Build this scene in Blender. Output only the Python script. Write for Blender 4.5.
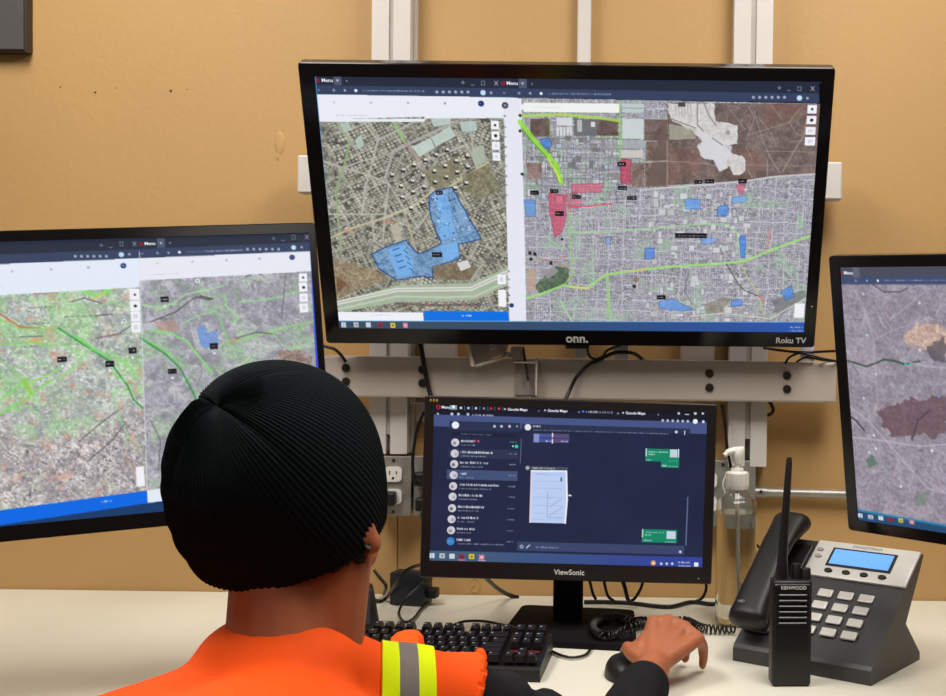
import bpy, bmesh, math, random
import numpy as np
from mathutils import Vector, Matrix, Euler
from mathutils.bvhtree import BVHTree

S = bpy.context.scene
for o in list(bpy.data.objects):
    bpy.data.objects.remove(o)
COL = S.collection
random.seed(7)

# ------------------------------------------------------------------ camera, world, lights, exposure
EYE = np.array([0.0, 0.0, 1.30])
FPX, PX, PY = 1300.0, 640.0, 348.0
PITCH, ROLL = math.radians(-1.51), math.radians(0.73)
cf = np.array([0, math.cos(PITCH), math.sin(PITCH)])
cr0 = np.array([1.0, 0, 0])
cu0 = np.cross(cr0, cf)
cR = cr0 * math.cos(ROLL) + cu0 * math.sin(ROLL)
cU = -cr0 * math.sin(ROLL) + cu0 * math.cos(ROLL)
cam = bpy.data.cameras.new('camera')
cam.sensor_width = 36.0
cam.lens = 36.0 * FPX / 946.0
cam.shift_x = (473.0 - PX) / 946.0
cam.clip_start = 0.02
camo = bpy.data.objects.new('camera', cam)
COL.objects.link(camo)
M = Matrix(((cR[0], cU[0], -cf[0], EYE[0]), (cR[1], cU[1], -cf[1], EYE[1]), (cR[2], cU[2], -cf[2], EYE[2]), (0, 0, 0, 1)))
camo.matrix_world = M
S.camera = camo

S.view_settings.view_transform = 'Standard'
S.view_settings.look = 'None'
S.view_settings.gamma = 1.0
S.view_settings.use_curve_mapping = False
S.view_settings.exposure = 0.0

world = bpy.data.worlds.new('room_air')
world.use_nodes = True
S.world = world
bg = world.node_tree.nodes['Background']
bg.inputs[0].default_value = (0.9, 0.85, 0.78, 1)
bg.inputs[1].default_value = 0.03

CEIL = 2.62
LAMPS = [(-1.0, 1.45), (0.55, 1.45), (-1.0, -0.9), (0.55, -0.9)]
for (lx, ly) in LAMPS:
    L = bpy.data.lights.new('ceiling_panel_light', 'AREA')
    L.shape = 'RECTANGLE'
    L.size, L.size_y = 0.56, 1.16
    L.energy = 29 if ly > 0 else 2.5
    L.color = (1.0, 0.965, 0.91)
    lo = bpy.data.objects.new('ceiling_panel_light', L)
    lo.location = (lx, ly, CEIL - 0.045)
    COL.objects.link(lo)


def proj(p):
    d = np.asarray(p, float) - EYE
    return np.stack([PX + FPX * (d @ cR) / (d @ cf), PY - FPX * (d @ cU) / (d @ cf)], -1)


def ray(px, py):
    return cf + cR * (px - PX) / FPX - cU * (py - PY) / FPX


def atY(px, py, Y):
    d = ray(px, py)
    return Vector(EYE + d * (Y / d[1]))


def atZ(px, py, Z):
    d = ray(px, py)
    return Vector(EYE + d * ((Z - EYE[2]) / d[2]))


# ------------------------------------------------------------------ materials
def lin(c):
    c = np.asarray(c, float) / 255.0
    return np.where(c <= 0.04045, c / 12.92, ((c + 0.055) / 1.055) ** 2.4)


def mat(name, rgb, rough=0.5, metal=0.0, var=0.06, scale=18.0, bump=0.0, bscale=200.0, spec=0.5, coat=0.0, emit=0.0, trans=0.0, sss=0.0, ior=1.45, alpha=1.0):
    m = bpy.data.materials.new(name)
    m.use_nodes = True
    nt = m.node_tree
    b = nt.nodes['Principled BSDF']
    c = lin(rgb)
    tc = nt.nodes.new('ShaderNodeTexCoord')
    nz = nt.nodes.new('ShaderNodeTexNoise')
    nz.inputs['Scale'].default_value = scale
    nz.inputs['Detail'].default_value = 4
    nt.links.new(tc.outputs['Object'], nz.inputs['Vector'])
    rp = nt.nodes.new('ShaderNodeValToRGB')
    rp.color_ramp.elements[0].position = 0.3
    rp.color_ramp.elements[1].position = 0.7
    rp.color_ramp.elements[0].color = (*np.clip(c * (1 - var), 0, 1), 1)
    rp.color_ramp.elements[1].color = (*np.clip(c * (1 + var), 0, 1), 1)
    nt.links.new(nz.outputs['Fac'], rp.inputs['Fac'])
    nt.links.new(rp.outputs['Color'], b.inputs['Base Color'])
    b.inputs['Roughness'].default_value = rough
    b.inputs['Metallic'].default_value = metal
    b.inputs['Specular IOR Level'].default_value = spec
    b.inputs['Coat Weight'].default_value = coat
    b.inputs['IOR'].default_value = ior
    b.inputs['Transmission Weight'].default_value = trans
    if sss:
        b.inputs['Subsurface Weight'].default_value = sss
        b.inputs['Subsurface Radius'].default_value = (0.010, 0.004, 0.002)
        b.inputs['Subsurface Scale'].default_value = 1.0
    if emit:
        nt.links.new(rp.outputs['Color'], b.inputs['Emission Color'])
        b.inputs['Emission Strength'].default_value = emit
    if bump:
        n2 = nt.nodes.new('ShaderNodeTexNoise')
        n2.inputs['Scale'].default_value = bscale
        n2.inputs['Detail'].default_value = 3
        nt.links.new(tc.outputs['Object'], n2.inputs['Vector'])
        bp = nt.nodes.new('ShaderNodeBump')
        bp.inputs['Strength'].default_value = bump
        bp.inputs['Distance'].default_value = 0.002
        nt.links.new(n2.outputs['Fac'], bp.inputs['Height'])
        nt.links.new(bp.outputs['Normal'], b.inputs['Normal'])
    return m


MT = {}
MT['wall'] = mat('ochre_wall_paint', (192, 153, 99), 0.55, var=0.035, scale=2.2, bump=0.25, bscale=90)
MT['other_wall'] = mat('cream_wall_paint', (150, 138, 118), 0.7, var=0.03, scale=3)
MT['ceiling'] = mat('ceiling_tile_white', (225, 222, 214), 0.8, var=0.05, scale=60)
MT['floor'] = mat('grey_vinyl_floor', (92, 87, 80), 0.5, var=0.1, scale=30)
MT['lamp'] = mat('lamp_diffuser', (255, 246, 230), 0.5, var=0.01, emit=2.0)
MT['lampframe'] = mat('lamp_frame_white', (230, 230, 226), 0.4)
MT['desk'] = mat('cream_laminate', (226, 222, 206), 0.38, var=0.025, scale=6)
MT['deskedge'] = mat('desk_edge_grey', (120, 116, 108), 0.5)
MT['steel_white'] = mat('white_enamelled_steel', (214, 208, 204), 0.38, var=0.02, scale=8)
MT['steel_beige'] = mat('beige_enamelled_steel', (188, 176, 166), 0.4, var=0.03, scale=8)
MT['bracket'] = mat('grey_bracket_steel', (168, 158, 150), 0.35, metal=0.35, var=0.08)
MT['galv'] = mat('galvanised_steel', (164, 162, 156), 0.42, metal=0.55, var=0.1, scale=40)
MT['bolt'] = mat('dark_bolt_steel', (72, 66, 62), 0.35, metal=0.7)
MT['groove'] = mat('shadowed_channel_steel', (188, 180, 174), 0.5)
MT['bezel'] = mat('piano_black_plastic', (20, 17, 18), 0.14, var=0.05, spec=0.4)
MT['bezel2'] = mat('satin_black_plastic', (33, 29, 30), 0.3, var=0.08, spec=0.5)
MT['black'] = mat('matt_black_plastic', (22, 21, 22), 0.45, var=0.1)
MT['blackrub'] = mat('black_cable_rubber', (19, 18, 19), 0.3, var=0.1)
MT['adapter'] = mat('dark_blue_black_plastic', (28, 31, 40), 0.42, var=0.1, bump=0.1, bscale=500)
MT['standbase'] = mat('stand_satin_black', (22, 21, 24), 0.7, var=0.1, spec=0.08)
MT['key'] = mat('keycap_black', (27, 26, 29), 0.3, var=0.1)
MT['keydeck'] = mat('keyboard_deck_black', (16, 15, 16), 0.45, var=0.1)
MT['legend'] = mat('key_legend_grey', (150, 150, 155), 0.5, var=0.02)
MT['red'] = mat('dark_red_print', (84, 20, 20), 0.5)
MT['white'] = mat('white_plastic', (236, 232, 224), 0.35, var=0.02)
MT['white_print'] = mat('white_print', (216, 214, 212), 0.5, var=0.01)
MT['silver'] = mat('silver_plastic', (208, 205, 200), 0.35, var=0.03, metal=0.1)
MT['dkgrey'] = mat('dark_grey_plastic', (60, 58, 60), 0.4, var=0.06)
MT['board'] = mat('charcoal_board', (84, 80, 80), 0.5, var=0.05, scale=5)
MT['boardedge'] = mat('black_board_edge', (44, 34, 32), 0.4)
MT['lcd'] = mat('lit_blue_lcd', (92, 146, 218), 0.3, var=0.14, scale=9, emit=0.9)
MT['hole'] = mat('hole_shadow_brown', (58, 38, 22), 0.8)
MT['gold'] = mat('gold_emblem', (170, 140, 70), 0.4, metal=0.4)
MT['skin'] = mat('warm_brown_skin', (168, 98, 64), 0.5, var=0.09, scale=26, bump=0.12, bscale=260, sss=0.12)
MT['lip'] = mat('lip_skin', (140, 76, 66), 0.45)
MT['hair'] = mat('black_hair', (18, 15, 14), 0.45, var=0.2, scale=60)
MT['eyewhite'] = mat('eye_white', (225, 220, 212), 0.2)
MT['iris'] = mat('dark_brown_iris', (38, 24, 18), 0.2)
MT['knit'] = mat('dark_green_black_knit', (15, 22, 25), 0.92, var=0.2, scale=260, bump=0.35, bscale=900, spec=0.12)
MT['sweat'] = mat('black_sweatshirt_cloth', (24, 24, 27), 0.9, var=0.15, scale=60, bump=0.3, bscale=400, spec=0.2)
MT['vest'] = mat('orange_hi_vis_cloth', (248, 84, 6), 0.75, var=0.05, scale=14, bump=0.25, bscale=350, spec=0.25)
MT['yellow'] = mat('lime_yellow_trim', (226, 246, 0), 0.7, var=0.03, scale=30, spec=0.2)
MT['reflect'] = mat('grey_reflective_tape', (128, 120, 116), 0.42, var=0.06, scale=40, metal=0.15)
MT['trouser'] = mat('dark_denim', (36, 42, 58), 0.85, var=0.15, scale=50)
MT['pet'] = mat('clear_bottle_plastic', (244, 244, 240), 0.05, var=0.005, trans=1.0, ior=1.3)
MT['gel'] = mat('clear_gel', (240, 241, 238), 0.03, var=0.005, trans=1.0, ior=1.34)
MT['tube'] = mat('frosted_dip_tube', (222, 218, 208), 0.4, var=0.02)

# ------------------------------------------------------------------ mesh helpers


class MB:
    def __init__(s):
        s.v, s.f = [], []

    def add(s, vs, fs):
        n = len(s.v)
        s.v += [tuple(p) for p in vs]
        s.f += [tuple(i + n for i in f) for f in fs]
        return s

    def box(s, c, d, bevel=0.0, seg=1, rot=None, taper=None):
        bm = bmesh.new()
        bmesh.ops.create_cube(bm, size=1.0)
        for v in bm.verts:
            v.co = Vector((v.co.x * d[0], v.co.y * d[1], v.co.z * d[2]))
        if taper:                                   # shrink the top face: (fx, fy)
            for v in bm.verts:
                if v.co.z > 0:
                    v.co.x *= taper[0]
                    v.co.y *= taper[1]
        if bevel > 0:
            bmesh.ops.bevel(bm, geom=list(bm.edges), offset=bevel, segments=seg, profile=0.5, affect='EDGES')
        R = rot if rot is not None else Matrix.Identity(3)
        bm.verts.index_update()
        vs = [R @ v.co + Vector(c) for v in bm.verts]
        fs = [[v.index for v in f.verts] for f in bm.faces]
        bm.free()
        return s.add(vs, fs)

    def prism(s, pts, axis, a, b):
        """closed polygon pts (2D) extruded along axis from a to b"""
        n = len(pts)

        def P(p, t):
            return {'x': (t, p[0], p[1]), 'y': (p[0], t, p[1]), 'z': (p[0], p[1], t)}[axis]
        vs = [P(p, a) for p in pts] + [P(p, b) for p in pts]
        fs = [list(range(n))[::-1], list(range(n, 2 * n))] + [[i, (i + 1) % n, n + (i + 1) % n, n + i] for i in range(n)]
        return s.add(vs, fs)

    def tube(s, pts, r, seg=8, caps=True):
        pts = [Vector(p) for p in pts]
        n = len(pts)
        rs = r if isinstance(r, (list, tuple)) else [r] * n
        up = Vector((0.13, 0.21, 0.97))
        vs, fs = [], []
        pn = None
        for i, p in enumerate(pts):
            t = (pts[min(i + 1, n - 1)] - pts[max(i - 1, 0)])
            t = t.normalized() if t.length > 1e-9 else Vector((0, 0, 1))
            if pn is None:
                a = up.cross(t)
                if a.length < 0.1:
                    a = Vector((1, 0, 0)).cross(t)
            else:
                a = pn - t * pn.dot(t)
            a.normalize()
            pn = a
            bb = t.cross(a)
            for k in range(seg):
                th = 2 * math.pi * k / seg
                vs.append(p + (a * math.cos(th) + bb * math.sin(th)) * rs[i])
        for i in range(n - 1):
            for k in range(seg):
                fs.append((i * seg + k, i * seg + (k + 1) % seg, (i + 1) * seg + (k + 1) % seg, (i + 1) * seg + k))
        if caps:
            fs.append(tuple(range(seg))[::-1])
            fs.append(tuple((n - 1) * seg + k for k in range(seg)))
        return s.add(vs, fs)

    def lathe(s, prof, c=(0, 0, 0), seg=32, sx=1.0, sy=1.0, power=None, rot=None):
        vs, fs = [], []
        R = rot if rot is not None else Matrix.Identity(3)
        for (r, z) in prof:
            for k in range(seg):
                th = 2 * math.pi * k / seg
                x, y = math.cos(th), math.sin(th)
                if power:                            # superellipse section
                    q = (abs(x) ** power + abs(y) ** power) ** (-1.0 / power)
                    x, y = x * q, y * q
                vs.append(R @ Vector((r * x * sx, r * y * sy, z)) + Vector(c))
        n = len(prof)
        for i in range(n - 1):
            for k in range(seg):
                fs.append((i * seg + k, i * seg + (k + 1) % seg, (i + 1) * seg + (k + 1) % seg, (i + 1) * seg + k))
        if prof[0][0] > 1e-6:
            fs.append(tuple(range(seg))[::-1])
        if prof[-1][0] > 1e-6:
            fs.append(tuple((n - 1) * seg + k for k in range(seg)))
        return s.add(vs, fs)

    def ball(s, c, r, rot=None, seg=20, rings=12):
        if not isinstance(r, (tuple, list, Vector)):
            r = (r, r, r)
        R = rot if rot is not None else Matrix.Identity(3)
        vs, fs = [], []
        for i in range(rings + 1):
            th = math.pi * i / rings
            for k in range(seg):
                ph = 2 * math.pi * k / seg
                vs.append(R @ Vector((r[0] * math.sin(th) * math.cos(ph), r[1] * math.sin(th) * math.sin(ph), r[2] * math.cos(th))) + Vector(c))
        for i in range(rings):
            for k in range(seg):
                fs.append((i * seg + k, (i + 1) * seg + k, (i + 1) * seg + (k + 1) % seg, i * seg + (k + 1) % seg))
        return s.add(vs, fs)

    def capsule(s, a, b, ra, rb, n=7, seg=14):
        a, b = Vector(a), Vector(b)
        d = (b - a).normalized()
        pts, rs = [], []
        for i in range(n):
            t = math.pi / 2 * (1 - i / (n - 1))
            pts.append(a - d * ra * math.sin(t))
            rs.append(max(ra * math.cos(t), 1e-4))
        for i in range(n):
            t = math.pi / 2 * i / (n - 1)
            pts.append(b + d * rb * math.sin(t))
            rs.append(max(rb * math.cos(t), 1e-4))
        return s.tube(pts, rs, seg)

    def mesh(s, name, smooth=False, angle=None):
        me = bpy.data.meshes.new(name)
        me.from_pydata([tuple(v) for v in s.v], [], s.f)
        bm = bmesh.new()
        bm.from_mesh(me)
        bmesh.ops.remove_doubles(bm, verts=bm.verts, dist=1e-6)
        bmesh.ops.recalc_face_normals(bm, faces=bm.faces)
        bm.to_mesh(me)
        bm.free()
        if smooth:
            me.shade_smooth()
            if angle:
                me.set_sharp_from_angle(angle=math.radians(angle))
        return me


def put(name, me, m, parent=None, world=False, smooth=None):
    o = bpy.data.objects.new(name, me)
    COL.objects.link(o)
    if m is not None:
        me.materials.clear()
        me.materials.append(MT[m] if isinstance(m, str) else m)
    if parent is not None:
        o.parent = parent
        if world and parent.parent is None:
            o.matrix_parent_inverse = parent.matrix_basis.inverted()
    return o


def part(name, mb, m, parent=None, world=False, smooth=False, angle=40, label=None):
    o = put(name, mb.mesh(name, smooth, angle if smooth else None), m, parent, world)
    if label:
        o['label'] = label
    return o


def tag(o, label, cat, group=None):
    o['label'] = label
    o['category'] = cat
    if group:
        o['group'] = group
    return o


def struct(o):
    o['kind'] = 'structure'
    return o


def thing(name, label, cat, loc=(0, 0, 0), rot=(0, 0, 0), group=None, matrix=None):
    o = bpy.data.objects.new(name, None)
    o.empty_display_size = 0.05
    COL.objects.link(o)
    if matrix is not None:
        o.matrix_world = matrix
    else:
        o.location = loc
        o.rotation_euler = rot
        o.matrix_basis = Matrix.Translation(loc) @ Euler(rot).to_matrix().to_4x4()
    return tag(o, label, cat, group)


def dup(root, matrix, label=None):
    r = root.copy()
    COL.objects.link(r)
    r.matrix_basis = matrix
    if label:
        r['label'] = label
    for ch in list(root.children):
        c = ch.copy()
        COL.objects.link(c)
        c.parent = r
        for g in list(ch.children):
            d = g.copy()
            COL.objects.link(d)
            d.parent = c
    return r


def spline(pts, n=12):
    """Catmull-Rom through pts"""
    P = [Vector(p) for p in pts]
    P = [P[0] * 2 - P[1]] + P + [P[-1] * 2 - P[-2]]
    out = []
    for i in range(1, len(P) - 2):
        a, b, c, d = P[i - 1], P[i], P[i + 1], P[i + 2]
        for k in range(n):
            t = k / n
            out.append(0.5 * ((2 * b) + (c - a) * t + (2 * a - 5 * b + 4 * c - d) * t * t + (3 * b - a - 3 * c + d) * t ** 3))
    out.append(P[-2])
    return out


def text_mesh(name, body, size, m, parent, loc, rot=(math.pi / 2, 0, 0), extrude=0.0003, bold=0.0, align='CENTER', sx=1.0, world=False, label=None):
    cu = bpy.data.curves.new(name, 'FONT')
    cu.body = body
    cu.size = size
    cu.extrude = extrude
    cu.offset = bold
    cu.align_x = align
    cu.align_y = 'CENTER'
    cu.resolution_u = 3
    tmp = bpy.data.objects.new(name, cu)
    COL.objects.link(tmp)
    dg = bpy.context.evaluated_depsgraph_get()
    me = bpy.data.meshes.new_from_object(tmp.evaluated_get(dg))
    bpy.data.objects.remove(tmp)
    bpy.data.curves.remove(cu)
    me.name = name
    me.transform(Matrix.Translation(loc) @ Euler(rot).to_matrix().to_4x4() @ Matrix.Diagonal((sx, 1, 1, 1)))
    o = put(name, me, m, parent, world)
    if label:
        o['label'] = label
    return o


def cable(name, label, pts, r=0.003, group=None, seg=8, n=10, m='blackrub'):
    mb = MB().tube(spline(pts, n), r, seg)
    return tag(part(name, mb, m, smooth=True, angle=60), label, 'cable', group)


# ------------------------------------------------------------------ the room
YW = 2.56                                    # wall surface behind the screens
XL, XR, YB = -3.2, 3.0, -3.2
DESK = 0.74
# back wall in two drywall sheets with a fine V joint behind the left post
jx = atY(397.5, 560, YW).x
g = 0.0022
prof = [(XL, YW + 0.1), (XL, YW), (jx - g, YW), (jx, YW + 0.004), (jx + g, YW), (XR, YW), (XR, YW + 0.1)]
wall = struct(part('wall_back', MB().prism(prof, 'z', 0.0, CEIL), 'wall'))
struct(part('floor', MB().box(((XL + XR) / 2, (YW + YB) / 2, -0.05), (XR - XL + 0.2, YW - YB + 0.2, 0.1)), 'floor'))
struct(part('ceiling', MB().box(((XL + XR) / 2, (YW + YB) / 2, CEIL + 0.05), (XR - XL + 0.2, YW - YB + 0.2, 0.1)), 'ceiling'))
struct(part('wall_left', MB().box((XL - 0.05, (YW + YB) / 2, CEIL / 2), (0.1, YW - YB, CEIL)), 'other_wall'))
struct(part('wall_right', MB().box((XR + 0.05, (YW + YB) / 2, CEIL / 2), (0.1, YW - YB, CEIL)), 'other_wall'))
struct(part('wall_front', MB().box(((XL + XR) / 2, YB - 0.05, CEIL / 2), (XR - XL, 0.1, CEIL)), 'other_wall'))
for i, (lx, ly) in enumerate(LAMPS):
    t = thing('ceiling_light', 'flush ceiling light panel in a white frame, ' + ['front left over the desk', 'front right over the desk', 'rear left behind the camera', 'rear right behind the camera'][i], 'light', (lx, ly, CEIL), group='ceiling light panels')
    fr = MB()
    for sx, sy, dx, dy in ((0, 1, 0.64, 0.03), (0, -1, 0.64, 0.03), (1, 0, 0.03, 1.18), (-1, 0, 0.03, 1.18)):
        fr.box((sx * 0.305, sy * 0.605, -0.018), (dx, dy, 0.036))
    part('frame', fr, 'lampframe', t)
    part('diffuser', MB().box((0, 0, -0.012), (0.58, 1.18, 0.012)), 'lamp', t)
# nail holes, a lifted paint blister and a patched scar on the wall
for (px, py, r) in ((60.5, 87, 0.0013), (95.5, 92.5, 0.0017), (116.5, 88, 0.0010), (171, 91, 0.0021), (187, 89.5, 0.0009)):
    p = atY(px, py, YW)
    part('nail_hole', MB().lathe([(r, 0), (r * 1.2, 0.0012)], rot=Euler((math.pi / 2, 0, 0)).to_matrix(), c=(p.x, p.y + 0.0004, p.z), seg=10), 'hole', wall)
bc_ = atY(279.5, 143, YW)
part('paint_blister', MB().ball((bc_.x, YW + 0.0004, bc_.z), (0.0105, 0.0024, 0.0235), seg=20, rings=14).ball((bc_.x - 0.003, YW + 0.0004, bc_.z - 0.027), (0.004, 0.0020, 0.008), seg=14, rings=10), 'wall', wall, smooth=True)
sc = [atY(x, y, YW - 0.0006) for x, y in ((470, 581), (476, 578), (480, 585), (477, 592), (471, 590), (474, 585))]
part('paint_scar', MB().tube(spline(sc, 6), 0.0013, 6), 'wall', wall, smooth=True)

# charcoal board high on the left
p = atY(33, 55, YW)
t = thing('wall_board', 'charcoal board with a thin black edge hung high in the top left corner', 'board', (p.x - 0.45, YW, p.z + 0.3))
part('frame', MB().box((0, -0.015, 0), (0.9, 0.03, 0.6), 0.002), 'boardedge', t)
part('panel', MB().box((0, -0.031, 0), (0.892, 0.004, 0.592), 0.001), 'board', t)
# ------------------------------------------------------------------ desk
t = thing('desk', 'cream laminate desk along the wall under the screens', 'desk', (0.0, 2.13, 0))
DX0, DX1, DY0 = -1.7, 1.6, 1.84
part('desktop', MB().box(((DX0 + DX1) / 2, (DY0 + YW - 0.002) / 2, DESK - 0.014), (DX1 - DX0, YW - 0.002 - DY0, 0.028), 0.003), 'desk', t, world=True)
part('edge_band', MB().box(((DX0 + DX1) / 2, DY0 - 0.002, DESK - 0.014), (DX1 - DX0, 0.004, 0.024)), 'deskedge', t, world=True)
for lx in (DX0 + 0.08, DX1 - 0.08):
    for ly in (DY0 + 0.08, YW - 0.09):
        part('leg', MB().box((lx, ly, (DESK - 0.028) / 2), (0.05, 0.05, DESK - 0.028), 0.003), 'deskedge', t, world=True)

# ------------------------------------------------------------------ steel rack on the wall
YP, YR = 2.512, 2.470                        # front of the posts, front of the rails
rack = thing('wall_rack', 'white enamelled steel rack of posts and two rails behind the screens', 'rack', (0.0, YW, 1.2))


def post(xa, xb, gap_a, gap_b, z0, z1, flange=0.0):
    """strut channel: two lips with an open groove between them"""
    mb = MB()
    d = 0.003
    prof = [(xa, YW), (xa, YP), (gap_a, YP), (gap_a, YP + 0.016), (gap_a - d, YP + 0.016), (gap_a - d, YP + d), (xa + d, YP + d), (xa + d, YW - d),
            (xb - d, YW - d), (xb - d, YP + d), (gap_b + d, YP + d), (gap_b + d, YP + 0.016), (gap_b, YP + 0.016), (gap_b, YP), (xb, YP), (xb, YW)]
    mb.prism(prof, 'z', z0, z1)
    if flange:
        mb.box((xb + flange / 2 + 0.001, YW - 0.006, (z0 + z1) / 2), (flange, 0.012, z1 - z0))
    return mb


def X(px, Y=YP, py=200):
    return atY(px, py, Y).x


def Zp(py, Y=YP, px=473):
    return atY(px, py, Y).z


ZT = 2.3
part('post', post(X(372, py=0), X(410.5, py=0), X(389, py=0), X(393.5, py=0), Zp(455), ZT, 0.006), 'steel_white', rack, True)
part('post', post(X(734.7, py=0), X(773.5, py=0), X(751.5, py=0), X(757, py=0), Zp(463), ZT), 'steel_white', rack, True)
part('post', MB().box((X(584, py=0), YW - 0.014, (1.25 + ZT) / 2), (0.0265, 0.028, ZT - 1.25), 0.002), 'steel_white', rack, True)
for (xa, xb, gp) in ((372, 410.5, 391), (734.7, 773.5, 754)):     # the web seen in the open groove
    part('channel_web', MB().box((X(gp, py=0), YP + 0.006, (1.06 + ZT) / 2), (0.0105 if gp < 500 else 0.0112, 0.002, ZT - 1.06)), 'groove', rack, True)
# rails
zlo0, zlo1 = Zp(399.5, YR, 560), Zp(359, YR, 560)
part('lower_rail', MB().box(((X(322, YR) + X(840, YR)) / 2, (YR + YP) / 2, (zlo0 + zlo1) / 2), (X(840, YR) - X(322, YR), YP - YR, zlo1 - zlo0), 0.004, 2), 'steel_beige', rack, True)
zu0, zu1 = Zp(193, YR, 297), Zp(155, YR, 297)
part('upper_rail', MB().box(((X(297, YR) + X(842, YR)) / 2, (YR + YP) / 2, (zu0 + zu1) / 2), (X(842, YR) - X(297, YR), YP - YR, zu1 - zu0), 0.003), 'steel_white', rack, True)
RX = Euler((math.pi / 2, 0, 0)).to_matrix()
for (px, py) in ((346, 368), (346, 381.5), (422.5, 369.5), (422.5, 383), (709.5, 373.5), (709.5, 387.5), (787, 375.5), (787, 389)):
    p = atY(px, py, YR)
    part('bolt', MB().lathe([(0.0082, -0.002), (0.0082, 0.002), (0.0066, 0.0045)], c=p, seg=14, rot=RX).lathe([(0.004, 0.0), (0.004, 0.0062)], c=p, seg=6, rot=RX), 'bolt', rack, True)
# upright plates between the rails
for (pa, pb, dy) in ((424, 457, 0.012), (683, 717, 0.012)):
    part('upright_plate', MB().box(((X(pa) + X(pb)) / 2, YP + dy + 0.01, 1.40), (X(pb) - X(pa), 0.02, 0.52), 0.002), 'steel_beige', rack, True)
part('lower_foot', MB().box((X(421, py=410), YP + 0.012, Zp(409)), (0.018, 0.024, 0.05), 0.002).box((X(419, py=410), YP - 0.006, Zp(403)), (0.026, 0.012, 0.005), 0.001), 'bracket', rack, True)

# ------------------------------------------------------------------ television mount
mt = thing('television_mount', 'tilting steel bracket with tabs holding the big television on the lower rail', 'bracket', (0.0, YR, 1.28))
Yb = 2.452
# tilted side arm plate with folded flange
a = [atY(x, y, Yb) for x, y in ((469, 338), (475, 366), (487, 360), (505, 353), (512, 338))]
mb = MB()
n = len(a)
mb.add([(q.x, Yb - 0.003, q.z) for q in a] + [(q.x, Yb, q.z) for q in a], [tuple(range(n)), tuple(range(n, 2 * n))[::-1]] + [(i, (i + 1) % n, n + (i + 1) % n, n + i) for i in range(n)])
part('arm_plate', mb, 'bracket', mt, True)
a0, a1 = atY(469.5, 338, Yb), atY(476, 366, Yb)
part('arm_flange', MB().tube([(a0.x - 0.004, Yb - 0.012, a0.z), (a1.x - 0.003, Yb - 0.012, a1.z)], 0.0045, 4), 'steel_beige', mt, True)
a0, a1 = atY(477, 366, Yb), atY(508, 356, Yb)
part('lower_flange', MB().tube([(a0.x, Yb - 0.01, a0.z), (a1.x, Yb - 0.01, a1.z)], 0.003, 4), 'steel_beige', mt, True)
p = atY(493, 347, Yb - 0.004)
part('pivot_bolt', MB().lathe([(0.007, -0.003), (0.007, 0.004), (0.004, 0.007)], c=p, seg=12, rot=RX), 'galv', mt, True)
# L-shaped rail hook with its threaded rod
L0, L1 = atY(515, 362, YR - 0.004), atY(537, 395, YR - 0.004)
part('hook_plate', MB().box(((L0.x + L1.x) / 2, YR - 0.003, (L0.z + L1.z) / 2), (L1.x - L0.x, 0.005, L0.z - L1.z), 0.0008), 'bracket', mt, True)
part('hook_side', MB().box((L1.x, YR - 0.014, (L0.z + L1.z) / 2 + 0.004), (0.003, 0.024, L0.z - L1.z + 0.008)), 'steel_beige', mt, True)
part('hook_lip', MB().box(((L0.x + L1.x) / 2, YR - 0.014, L0.z), (L1.x - L0.x, 0.024, 0.003)), 'steel_beige', mt, True)
a0, a1 = atY(523, 347, YR - 0.016), atY(528, 381, YR - 0.016)
part('threaded_rod', MB().tube([a0, a1], 0.0026, 8), 'bolt', mt, True, smooth=True)
p = atY(517, 353, YR - 0.014)
part('clamp_block', MB().box(p, (0.022, 0.02, 0.026), 0.003, 2), 'bracket', mt, True)
a0, a1 = atY(502, 354, YR - 0.02), atY(515, 357, YR - 0.02)
part('wing_screw', MB().tube([a0, a1], [0.006, 0.003], 10).ball(atY(507, 355, YR - 0.022), 0.007, seg=10, rings=6), 'galv', mt, True, smooth=True)
for (pa, pb, ya, yb) in ((575, 586, 338, 358.5), (614, 628, 338, 360), (801, 814, 338, 363)):
    q0, q1 = atY(pa, ya, YR - 0.006), atY(pb, yb, YR - 0.006)
    part('hanging_tab', MB().box(((q0.x + q1.x) / 2, YR - 0.003, (q0.z + q1.z) / 2), (q1.x - q0.x, 0.006, q0.z - q1.z), 0.001), 'steel_white', mt, True)


# ------------------------------------------------------------------ flat screens
def Rm(yaw, tilt, roll):
    return Matrix.Rotation(math.radians(yaw), 3, 'Z') @ Matrix.Rotation(math.radians(tilt), 3, 'X') @ Matrix.Rotation(math.radians(roll), 3, 'Y')


def rr(w, h, r, seg=5):
    pts = []
    for cx, cz, a in ((w / 2 - r, h / 2 - r, 0), (-w / 2 + r, h / 2 - r, 90), (-w / 2 + r, -h / 2 + r, 180), (w / 2 - r, -h / 2 + r, 270)):
        for k in range(seg + 1):
            th = math.radians(a + 90 * k / seg)
            pts.append((cx + r * math.cos(th), cz + r * math.sin(th)))
    return pts


def bezel_mesh(W, H, bl, br, bt, bb, depth, rec=0.003, r=0.006, ch=0.0015):
    mb = MB()
    sg = 5
    loops = [(rr(W, H, r, sg), depth), (rr(W, H, r, sg), ch), (rr(W - 2 * ch, H - 2 * ch, max(r - ch, 0.001), sg), 0.0)]
    w, h = W - bl - br, H - bt - bb
    ox, oz = (bl - br) / 2, (bb - bt) / 2
    inner = [(x + ox, z + oz) for x, z in rr(w, h, 0.0008, sg)]
    loops += [(inner, 0.0), (inner, rec), ]
    n = len(loops[0][0])
    vs, fs = [], []
    for pts, y in loops:
        vs += [(x, y, z) for x, z in pts]
    for i in range(len(loops) - 1):
        for k in range(n):
            fs.append((i * n + k, i * n + (k + 1) % n, (i + 1) * n + (k + 1) % n, (i + 1) * n + k))
    mb.add(vs, fs)
    return mb, (ox, oz, w, h)


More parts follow.
